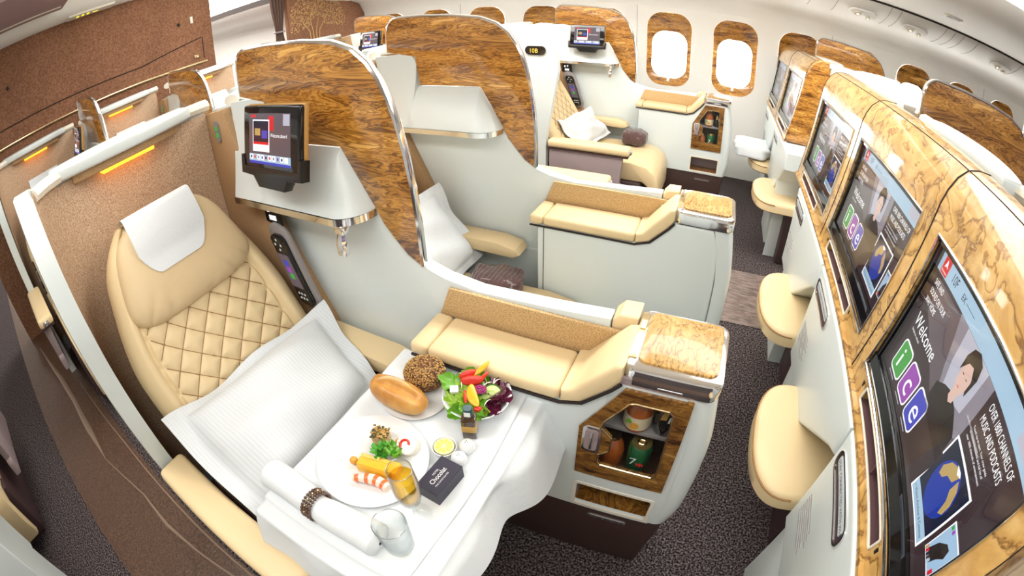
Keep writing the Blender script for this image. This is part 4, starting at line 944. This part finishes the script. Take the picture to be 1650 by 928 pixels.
# ================================================================ the cabin
def make_cabin():
    wx = lambda k: .586 + .533 * k
    KS = range(-5, 8)
    # floor and runners
    struct(MB().box((-7, 5.6), (-3.0, 3.2), (-.06, 0)), 'floor', 'carpet')
    # port wall with window openings
    m = MB()
    op = lambda k: rrect(wx(k) - .18, wx(k) + .18, .690, 1.292, .125, 7)
    for k in KS:
        m.prism([(wx(k) - .2665, .55), (wx(k) + .2665, .55), (wx(k) + .2665, 1.34), (wx(k) - .2665, 1.34)], 3.13, 3.155, holes=[op(k)])
    xl, xr = wx(-5) - .2665, wx(7) + .2665
    m.box((-7, xr), (3.13, 3.155), (0, .55)).box((-7, xl), (3.13, 3.155), (.55, 1.34)).box((xr, 5.6), (3.13, 3.155), (0, 1.34))
    cv = [(3.13, 1.339), (3.12, 1.385), (3.09, 1.43), (3.03, 1.468), (2.94, 1.492), (2.80, 1.508), (2.655, 1.522)]
    m.grid(lambda u, v: (lerp(-7, 5.6, u), *[(lambda q: (lerp(cv[int(q)][0], cv[min(6, int(q) + 1)][0], q % 1), lerp(cv[int(q)][1], cv[min(6, int(q) + 1)][1], q % 1)))(v * 6)][0]), 2, 13)
    w = struct(m, 'wall_left', 'cabin', smooth=30)
    m = MB()
    for x in (wx(1) + .80, wx(1) - .80, wx(1) - 2.4, wx(1) + 2.4): m.box((x, x + .003), (3.1285, 3.1302), (.0, 1.335))
    m.build('panel_joint', 'grey', w)
    for i, k in enumerate(KS):
        a, b2 = op(k), rrect(wx(k) - .143, wx(k) + .143, .752, 1.138, .105, 7)
        m = MB(); n = len(a); vs = [(x, 3.127, z) for x, z in a] + [(x, 3.136, z) for x, z in [(wx(k) + (p[0] - wx(k)) * .965, .991 + (p[1] - .991) * .975) for p in a]] + [(x, 3.158, z) for x, z in b2] + [(x, 3.175, z) for x, z in b2]
        m.add(vs, [(l * n + j, l * n + (j + 1) % n, (l + 1) * n + (j + 1) % n, (l + 1) * n + j) for l in range(3) for j in range(n)])
        o = struct(m, f'window_{i + 1}', 'wood_window', smooth=50)
        MB().prism([(wx(k) + (p[0] - wx(k)) * 1.03, .945 + (p[1] - .945) * 1.02) for p in b2], 3.172, 3.1725).build('pane', 'pane', o, 0)
        MB().box((wx(k) - .012, wx(k) + .012), (3.140, 3.156), (.722, .752), .004).build('shade_tab', 'cabin', o)
    # service channel above the windows
    ch = [(2.655, 1.522), (2.60, 1.530), (2.52, 1.552), (2.45, 1.582), (2.40, 1.612), (2.372, 1.634), (2.366, 1.646), (2.37, 1.70)]
    m = MB(); m.grid(lambda u, v: (lerp(-7, 5.6, u), *ch[round(v * 7)]), 2, 8); tr = struct(m, 'trim_1', 'cabin', smooth=40)
    m = MB(); xs = [-1.5, -.9, -.3, .3, .9, 1.32, 1.60, 1.78, 2.16, 2.24, 2.62, 2.70, 2.78, 2.92, 3.4, 3.9]
    for x in xs: m.tube([(x, y, z - .0012) for y, z in ch[:7]], .0022, 4)
    m.build('channel_joint', 'grey', tr)
    m = MB().box((-7, 5.6), (2.352, 2.366), (1.640, 1.70)); struct(m, 'trim_2', 'gap')
    bp = [(2.352, 1.652), (2.1, 1.668), (1.80, 1.705), (1.62, 1.76), (1.52, 1.85), (1.50, 2.1), (2.352, 2.1)]
    o = single(MB().prism(bp, -2.45, 5.6, axis='x', r=.006), 'overhead_bin', 'ceil', 'long cream overhead bin above the windows', 'overhead bin', (1.5, 1.9, 1.652))
    for x in (1.98, 2.40, 3.25):
        t = thing('reading_light_panel', {1.98: 'white reading light panel above the windows, left of the pair', 2.40: 'white reading light panel above the windows, right of the pair', 3.25: 'white reading light panel in the far right top corner'}[x], 'light panel', (x, 2.52, 1.55), 'reading light panels')
        al = math.atan2(-.37, 1); R = Matrix.Translation((x, 2.505, 1.548)) @ Matrix.Rotation(al, 4, 'X')
        MB().prism(rrect(-.105, .105, -.065, .065, .05, 6), -.010, .004, axis='z', r=.004, mtx=R).build('panel', 'cabin', t)
        for dx, dy, rr in ((-.04, -.012, .030), (.045, .022, .020)):
            MB().lathe([(rr, -.008), (rr, -.018), (rr * .75, -.022), (rr * .62, -.014), (0, -.013)], n=24, mtx=R @ Matrix.Translation((dx, dy, 0)), cap=False).build('nozzle', 'cream_plastic', t, 50)
            MB().lathe([(0, -.021), (rr * .32, -.021), (rr * .36, -.013)], n=16, mtx=R @ Matrix.Translation((dx, dy, 0)), cap=False).build('lens', 'brass', t, 50)
    t = thing('bin_latch', 'oval recessed latch under the overhead bin at the top right', 'latch', (2.45, 2.0, 1.68))
    R = Matrix.Translation((2.46, 1.98, 1.683)) @ Matrix.Rotation(-.13, 4, 'X')
    MB().prism(rrect(-.07, .07, -.03, .03, .028, 6), -.008, .004, axis='z', r=.003, mtx=R).build('latch_frame', 'cream_plastic', t)
    MB().prism(rrect(-.055, .055, -.018, .018, .017, 6), -.0095, -.006, axis='z', mtx=R).build('latch_recess', 'mauve_dark', t)
    # ceiling, far walls
    struct(MB().box((-7, 5.6), (-3.0, 2.4), (2.1, 2.15)), 'ceiling', 'ceil')
    struct(MB().box((-7, 5.6), (-3.05, -3.0), (0, 2.1)), 'wall_right', 'cabin')
    struct(MB().box((5.6, 5.65), (-3.0, 3.2), (0, 2.1)), 'wall_front', 'cabin')
    struct(MB().box((-7.05, -7), (-3.0, 3.2), (0, 2.1)), 'wall_rear', 'cabin')
    # brown bulkhead behind the last row
    b = struct(MB().box((-2.52, -2.45), (-.98, 1.275), (0, 2.1), .006), 'wall_back', 'bulk')
    m = MB().tube([(-2.449, -.9, 1.345), (-2.449, .6, 1.345), (-2.449, 1.13, 1.425), (-2.449, 1.17, 1.43), (-2.449, 1.17, 1.26)], .004, 5); m.build('panel_gap', 'gap', b)
    MB().box((-2.452, -2.435), (-.98, 1.19), (1.225, 1.24), .003).build('gold_rail', 'brass', b)
    MB().box((-2.452, -2.44), (1.075, 1.115), (1.275, 1.30), .003).build('panel_latch', 'brass', b)
    MB().box((-2.452, -2.445), (1.075, 1.10), (1.56, 1.615), .002).build('bulkhead_plate', 'cream_plastic', b)
    m = MB()
    for y, z in ((-.50, 1.59), (.965, 1.575)): m.lathe([(0, 0), (.014, 0), (.014, .006), (0, .006)], n=14, mtx=Matrix.Translation((-2.452, y, z)) @ Matrix.Rotation(pi / 2, 4, 'Y'))
    m.build('bulkhead_stud', 'gap', b)
    # tree panel next to the windows
    tp = struct(MB().prism([(2.09, 0), (3.13, 0), (3.13, 1.34), (3.06, 1.45), (2.9, 1.50), (2.655, 1.525), (2.36, 1.65), (2.36, 2.1), (2.09, 2.1)], -2.50, -2.45, axis='x'), 'wall_tree', 'bulk')
    m = MB(); rnd = random.Random(9)
    cx, cz = 2.40, 1.36
    for i in range(900):
        a = rnd.uniform(-.25, pi + .25); r_ = rnd.uniform(.05, 1) ** .5 * .33
        y, z = cx + .05 + r_ * cos(a) * 1.15, cz + r_ * sin(a) * .95 - .04
        if z > 1.66 or z < 1.20 or y < 2.11: continue
        q = rnd.uniform(0, pi); s_ = rnd.uniform(.006, .010)
        m.prism([(y + s_ * cos(q + p) * (1 if p % pi < .1 else .45), z + s_ * sin(q + p) * (1 if p % pi < .1 else .45)) for p in (0, pi / 2, pi, 3 * pi / 2)], -2.4505, -2.448, axis='x')
    for dy in (-.10, -.03, .04, .11): m.tube([(-2.449, cx + dy * .5, 1.13), (-2.449, cx + dy * .6, 1.25), (-2.449, cx + dy * 1.6, 1.38)], [.006, .005, .003], 5)
    m.build('tree_motif', 'gold_print', tp, 0)
    # curtain
    def cur(u, v): return (-2.49 + .022 * sin(u * 30) * (1 - .6 * math.exp(-((v - .62) / .05) ** 2)), 1.93 + .17 * (u - .5) * (1 - .45 * math.exp(-((v - .62) / .08) ** 2)) + .075 - .0, lerp(.04, 2.08, v))
    single(MB().grid(cur, 70, 40), 'curtain', 'curtain', 'brown curtain tied back beside the tree panel', 'curtain', (-2.49, 2.0, .04), smooth=60)
    MB_ = MB().tube([(-2.49 + .03 * cos(a), 2.005 + .06 * sin(a), 1.305) for a in (i * pi / 10 for i in range(20))], .008, 6, closed=True)
    single(MB_, 'curtain_tie', 'mauve', 'tie around the brown curtain', 'curtain tie', (-2.49, 2.0, 1.295))
    # bin over the bulkhead, with the lit sign
    t = thing('center_bin', 'cream edged overhead bin with mauve door above the brown bulkhead', 'overhead bin', (-2.0, .05, 1.87))
    MB().prism([(-2.449, 1.862), (-2.30, 1.872), (-2.25, 1.91), (-2.22, 1.99), (-2.22, 2.1), (-2.449, 2.1)], -.95, .95, r=.008).build('bin_edge', 'ceil', t)
    MB().prism([(-2.24, 1.95), (-2.10, 1.90), (-1.75, 1.90), (-1.55, 1.96), (-1.50, 2.099), (-2.23, 2.099)], -.95, -.06, r=.02, seg=3).build('bin_door', 'mauve_light', t)
    MB().tube([(-1.99, -.92, 1.899), (-1.99, -.1, 1.899)], .006, 6).build('bin_handle', 'cream_plastic', t)
    s = thing('cabin_sign', 'white sign with yellow seat belt symbols on the bin edge', 'sign', (-2.33, .18, 1.86))
    R = Matrix.Translation((-2.36, .19, 1.864)) @ Matrix.Rotation(.07, 4, 'Y').inverted()
    MB().box((-.045, .055), (-.17, .20), (-.012, .004), .003, mtx=R).build('sign_box', 'cream_plastic', s)
    for i in range(3): MB().prism(arc(.005 , -.09 + .042 * i, .022, 0, 340, 12, .011), -.0135, -.012, axis='z', mtx=R).build('sign_symbol', 'sign_yellow', s, 0)
    for i in range(3): MB().box((-.01, .012), (.035 + .016 * i, .044 + .016 * i), (-.0135, -.012), mtx=R).build('sign_symbol', 'sign_yellow', s, 0)
    # aisle runners
    def run(y0, y1): return lambda u, v: (lerp(-5, 5, u), lerp(y0, y1, v), .004 + .0035 * sin(u * 90) * sin(v * 9) * (v * (1 - v)) * 4)
    r = single(MB().grid(run(-1.10, -.715), 160, 20), 'aisle_runner', 'runner', 'brown aisle carpet under wrinkled protective film beside the foreground seat', 'aisle runner', (0, -.9, 0), smooth=60)
    m = MB()
    for pts, rr in (([(-2.25, -.93), (-1.7, -.875), (-1.4, -.86), (-1.1, -.868), (-.83, -.875)], [.002, .016, .014, .018, .001]), ([(-.83, -.875), (-.5, -.82), (-.3, -.825), (-.1, -.80), (.25, -.74)], [.002, .004, .007, .004, .003]), ([(-1.5, -.77), (-.8, -.74), (-.1, -.73), (.3, -.72)], [.002, .003, .004, .002])):
        m.tube([(x, y, .006) for x, y in pts], rr, 8, flat=.35, up=(0, 1, 0))
    m.v = [Vector(v) - Vector((0, -.9, 0)) for v in m.v]; BASE['aisle_runner'] = Vector((0, 0, 0)); f = m.build('film_fold_glint', 'fold', r, 60)  # film folds in a pale tone, painting the streak of reflected light
    single(MB().grid(run(1.14, 1.625), 60, 10), 'aisle_runner', 'vinyl', 'grey wood grain runner in the aisle beyond the middle seats', 'aisle runner', (0, 1.4, 0), smooth=60)
M['gold_print'] = mat('gold_print', (.62, .40, .15), .4)
M['curtain'] = mat('curtain_cloth', (.13, .075, .055), .85, sheen=.2)
M['mauve_light'] = mat('mauve_bin', (.34, .24, .25), .45)
M['sign_yellow'] = emis('sign_yellow', (1, .75, .02), 1.2)
m, nt, b = nmat('brown_runner'); setp(b, None, .35, coat=.6); v = coords(nt, (1, 1, 1)); f = noise(nt, v, 160, 3)
nt.links.new(ramp(nt, f, [(.35, (.050, .022, .013)), (.65, (.155, .080, .045))]), b.inputs['Base Color']); bump(nt, b, noise(nt, coords(nt), 75, 4, .65, .5), .9, .008)
b.inputs['Coat Roughness'].default_value = .25; M['runner'] = m
m, nt, b = nmat('grey_wood_vinyl'); setp(b, None, .4); v = coords(nt, (4, 16, 1)); f = noise(nt, v, 4, 6, .6, .5)
nt.links.new(ramp(nt, f, [(.35, (.12, .085, .075)), (.55, (.24, .185, .165)), (.7, (.32, .26, .24))]), b.inputs['Base Color']); bump(nt, b, f, .2, .003); M['vinyl'] = m

make_cabin()

# ================================================================ place everything
R11, DY = -1.72, -.10
seat = make_seat(); shell = make_shell(); sign(shell, '10F'); divider = make_divider(); make_cradle(divider)
console = make_console(True, 'white console with walnut minibar door and drinks, beside the laid table')
consoleE = make_console(False, 'plain white console with wood lid behind the foreground console'); consoleE.location.y += W
for d, lb in (((0, W), 'cream leather seat with white striped pillow and brown blanket behind the foreground divider'), ((0, 2 * W), 'cream leather seat of which only an armrest shows behind the second walnut divider'), ((0, DB), 'cream leather seat with small pillow and grey armrest side near the windows'),
              ((R11, DY), 'cream leather seat with white head cloth at the far left behind the foreground shell'), ((R11, W + DY), 'cream leather seat of which the head cloth shows above the foreground shell rim'), ((R11, 2 * W + DY), 'cream leather seat whose head cloth shows left of the foreground walnut divider'), ((R11, DB + DY), 'cream leather seat whose head cloth peeks over the top of the foreground walnut divider')):
    mid = d[1] in (W, 2 * W, W + DY, 2 * W + DY)
    c = copy_thing(seat, (*d, 0), lb, skip=('side_panel',) + (('armrest',) if d == (0, W) or mid and d[0] else ('inner_armrest',)) if mid else ())
    if d == (0, 2 * W):
        for ch in c.children:
            if ch.name.startswith('armrest'): ch.location.y += .645
s = copy_thing(seat, (0, 0, 0), 'dark sided cream seat across the aisle at the left edge'); s.scale = (1, -1, 1); s.location = (.3 - 1.33, -1.625, 0)
# shells: the middle seats have no aisle wing, only the back and rim
def copy_shell(d, lb, wing=True):
    r = copy_thing(shell, (*d, 0), lb, skip=('seat_sign',) if wing else ('seat_sign', 'shell_body', 'fabric_lining', 'edge_seal'))
    if not wing:
        for nm, k in (('shell_body', 0), ('fabric_lining', 1)):
            o = MIDP[nm].copy(); COL.objects.link(o); o.parent = r
    return r
def middle_parts():
    r = bpy.data.objects.new('shell_temp', None); BASE['shell_temp'] = Vector((-.2, -.33, 0))
    p = [(-.10, -.595), (-.20, -.585), (-.262, -.53), (-.284, -.42), (-.288, -.25), (-.286, -.10), (-.284, -.037)]
    out = [(x - .042, y) for x, y in p]
    a = MB().prism(p + out[::-1], .0, 1.165, axis='z', r=.0)
    o1 = a.build('shell_body', 'white', None); 
    m = MB(); m.grid(lambda u, v: (*[lerp(p[int(u * 5.999)][k], p[int(u * 5.999) + 1][k], u * 5.999 % 1) + (.003 if k == 0 else 0) for k in (0, 1)], lerp(.1, 1.155, v)), 31, 4)
    o2 = m.build('fabric_lining', 'fabric', None, 60)
    for o in (o1, o2):
        for v in o.data.vertices: v.co -= Vector((-.2, -.33, 0))
        COL.objects.unlink(o)
    return dict(shell_body=o1, fabric_lining=o2)
MIDP = middle_parts()
sB = copy_shell((0, DB), 'white seat shell with oval number sign near the windows'); sign(sB, '10B') if False else None
copy_shell((0, W), 'fabric lined seat shell behind the foreground walnut divider', False); copy_shell((0, 2 * W), 'seat shell hidden behind the second walnut divider', False)
copy_shell((R11, DY), 'seat shell with orange light at the far left of the last row'); copy_shell((R11, W + DY), 'seat shell with orange light in the middle of the last row', False); copy_shell((R11, 2 * W + DY), 'seat shell with orange light left of the foreground walnut divider', False)
copy_shell((R11, DB + DY), 'seat shell in the last row in front of the tree panel', False)
for d, lb in (((P + .187, 0), 'seat shell rim rising behind the nearest monitor'), ((P + .187, W), 'seat shell rim rising behind the middle monitor'), ((P + .187, 2 * W), 'seat shell rim rising behind the farthest monitor of the near bank')): copy_shell(d, lb, False).location.z += .014
copy_shell((P + .187, DB), 'white seat shell beyond the wood panelled end of the far monitor units')
LOWALL = MB().prism([(-.105, 0), (-.105, 1.08), (.25, 1.05), (.295, .99), (.336, .925), (.381, .857), (.446, .80), (.58, .772), (1.0, .77), (1.0, 0)], .0, .036, r=.004).build('divider_wall', 'white')
for v in LOWALL.data.vertices: v.co -= Vector((.3, .016, 0))
COL.objects.unlink(LOWALL)
# the far sign
t = [c for c in shell.children if c.name.startswith('seat_sign')][0].copy(); COL.objects.link(t); t.parent = sB
fr = Matrix(((1, 0, 0, 0), (0, 0, 1, -.693), (0, 1, 0, 0), (0, 0, 0, 1)))
BASE[t.name] = BASE[shell.name]
MB().text('10B', Matrix.Translation((-.022, 0, 1.047)) @ fr, .034).build('sign_number', 'sign_gold', t, 0)
for d, lb, sk in (((0, W), 'walnut divider with plain white panel, second from the camera', ('tablet_holder', 'coat_hook', 'power_outlet', 'handset_cradle', 'call_light')), ((0, DB), 'walnut divider with tablet between the window seats', ()), ((R11, DY), 'dark walnut divider with tablet at the far left of the last row', ()), ((R11, W + DY), 'dark walnut divider without tablet in the last row', ('tablet_holder',)),
                  ((R11, DB + DY), 'glossy dark walnut divider with tablet in front of the tree panel', ()), ((P, W), 'dark walnut divider behind the near monitor bank at the right edge', 0), ((P, DB), 'walnut divider beyond the far monitor units by the window', 0)):
    c = copy_thing(divider, (*d, 0), lb, skip=sk or ('divider_wall', 'kick_strip', 'tablet_shelf', 'coat_hook', 'fabric_strip', 'call_light', 'power_outlet', 'handset_cradle', 'arm_panel', 'tablet_holder') if sk == 0 else sk)
    if sk == 0:
        o = LOWALL.copy(); COL.objects.link(o); o.parent = c
    if d == (R11, W + DY): c.location.z = -.06
tb = make_tablet('tablet in its holder on the foreground shelf, welcome picture lit')
for d, lb in (((0, DB), 'tablet on the shelf between the window seats'), ((R11, DY), 'tablet edge on at the far left of the last row'), ((R11, DB + DY), 'tablet in front of the glossy dark divider by the tree panel')): copy_thing(tb, (*d, 0), lb)
copy_thing(console, (0, DB, 0), 'white console with minibar between the window seats')
make_drinks(); make_drinks((0, DB, 0))
bank = make_bank('wood framed monitor nearest the camera, showing seat 10F')
for d, lb in ((W, 'wood framed monitor in the middle of the near bank'), (2 * W, 'wood framed monitor farthest along the near bank, washed out by reflection'), (DB, 'aisle side monitor unit of the window seat pair'), (DB + W, 'window side monitor unit of the window seat pair')): copy_thing(bank, (0, d, 0), lb)
copy_thing(bank, (-1.75, -1.25, 0), 'white lower side of a monitor unit at the bottom left corner')
# wood end of the window pair's bank
t = thing('bank_end_panel', 'brown wood end panel of the far monitor units, facing the aisle', 'end panel', (1.5, 1.88, 0))
MB().prism([(1.405, .71), (1.485, 1.10), (1.515, 1.165), (1.56, 1.195), (1.66, 1.195), (1.645, .95), (1.61, .71)], 1.872, 1.8905, r=.008, seg=3).build('wood_face', 'wood_window', t)
MB().prism([(1.405, .36), (1.405, .705), (1.61, .705), (1.58, .36)], 1.874, 1.8905, r=.006).prism([(1.42, .0), (1.42, .33), (1.58, .33), (1.575, .0)], 1.876, 1.8905, r=.006).build('lower_face', 'white', t)
MB().box((1.407, 1.582), (1.871, 1.8905), (.335, .357), .003).build('end_trim', 'mauve', t)
ot = make_ottoman('cream footrest nearest the camera at the bottom edge')
copy_thing(ot, (-1.93, -1.15, 0), 'sliver of a cream footrest at the left edge across the aisle')
for d, lb in (((0, W), 'large cream footrest in front of the nearest monitor, second from the bottom edge'), ((0, 2 * W), 'cream footrest beside the grey wood grain runner'), ((0, DB), 'cream footrest of the aisle window seat by the far monitor units'), ((0, DB + W), 'cream footrest under the folded blanket by the windows')): copy_thing(ot, (*d, 0), lb)
make_pillow('large white striped pillow leaning on the quilted foreground seat', [(.085, -.607, .640), (.10, -.035, .612), (.37, -.135, .52), (.42, -.60, .52)], .075)
make_pillow('white striped pillow on the seat behind the foreground divider', [(.03, W - .52, .70), (.10, W - .07, .72), (.26, W - .05, .46), (.24, W - .50, .44)], .06)
make_pillow('small white pillow on the window pair seat', [(.06, DB - .50, .60), (.16, DB - .12, .62), (.32, DB - .14, .47), (.24, DB - .50, .45)], .05)
make_bag('brown blanket in clear plastic on the seat behind the foreground divider', (.385, W - .20, .445), (.085, .06, .030), .3)
make_bag('blanket in dark plastic on the window pair seat', (.50, DB - .22, .445), (.075, .07, .045), 0)
m = MB(); m.ball((1.29, 2.60, .440), (.13, .19, .036), (.45, .4), 40, fn=lambda p: p * (1 + .06 * sin(p.x * 40) * sin(p.y * 33 + 1) + .05 * sin(p.y * 50 + p.z * 60)))
single(m, 'folded_blanket', 'cloth', 'crumpled white bedding on the far footrest by the window', 'bedding', (1.29, 2.60, .404), smooth=60)
make_table(); make_food()

# ================================================================ light, camera, view
e = [c for c in COL.objects if c.name.startswith('arm_panel') and c.parent.location.y > .6 and c.parent.location.x > 0]
for c in e:
    c.data = c.data.copy(); c.data.materials[0] = M['white']; 
w = bpy.data.worlds.new('daylight'); S.world = w; w.use_nodes = True
w.node_tree.nodes['Background'].inputs['Color'].default_value = (1, .97, .92, 1); w.node_tree.nodes['Background'].inputs['Strength'].default_value = 9.0
def area(name, loc, sx, sy, e, col=(1, .965, .91), rot=(0, 0, 0)):
    l = bpy.data.lights.new(name, 'AREA'); l.shape = 'RECTANGLE'; l.size = sx; l.size_y = sy; l.energy = e; l.color = col
    o = bpy.data.objects.new(name, l); COL.objects.link(o); o.location = loc; o.rotation_euler = rot; return o
area('ceiling_lamp_near', (1.2, -.95, 2.06), 4.6, .5, 38)
area('ceiling_lamp_far', (.75, 1.05, 2.06), 4.9, .7, 68)
area('side_wall_fill', (-.2, 1.74, 1.70), 4.2, .08, 11, (1, .96, .9), (math.radians(72), 0, 0))  # added fill light, out of view, brightens the window wall
area('ceiling_lamp_rear', (-4.4, 1.6, 2.06), 3, 2, 150)
area('last_row_fill', (-1.3, .4, 2.06), 1.0, 2.4, 6)  # added fill over the last row, lifts the dark bulkhead

cd = bpy.data.cameras.new('camera'); cam = bpy.data.objects.new('camera', cd); COL.objects.link(cam); S.camera = cam
yaw, pit, rol = -.461539, .522867, -.0362994
d = Vector((sin(yaw) * cos(pit), cos(yaw) * cos(pit), -sin(pit))); r0 = Vector((cos(yaw), -sin(yaw), 0)); u0 = r0.cross(d)
rr = cos(rol) * r0 + sin(rol) * u0; uu = -sin(rol) * r0 + cos(rol) * u0
mw = Matrix((rr, uu, -d)).transposed().to_4x4(); mw.translation = (.993495, -.695031, 1.345211); cam.matrix_world = mw
cd.type = 'PANO'; cd.panorama_type = 'FISHEYE_EQUISOLID'; cd.sensor_width = 36; cd.fisheye_lens = 763.656 * 36 / 1650; cd.fisheye_fov = math.radians(200)
cd.shift_x = 10.34 / 1650; cd.shift_y = -68.06 / 928; cd.clip_start = .01
vs = S.view_settings; vs.view_transform = 'Standard'; vs.look = 'None'; vs.gamma = 1; vs.use_curve_mapping = False; vs.exposure = .45
S.cycles.max_bounces = 8; S.cycles.transparent_max_bounces = 16; S.cycles.use_denoising = True
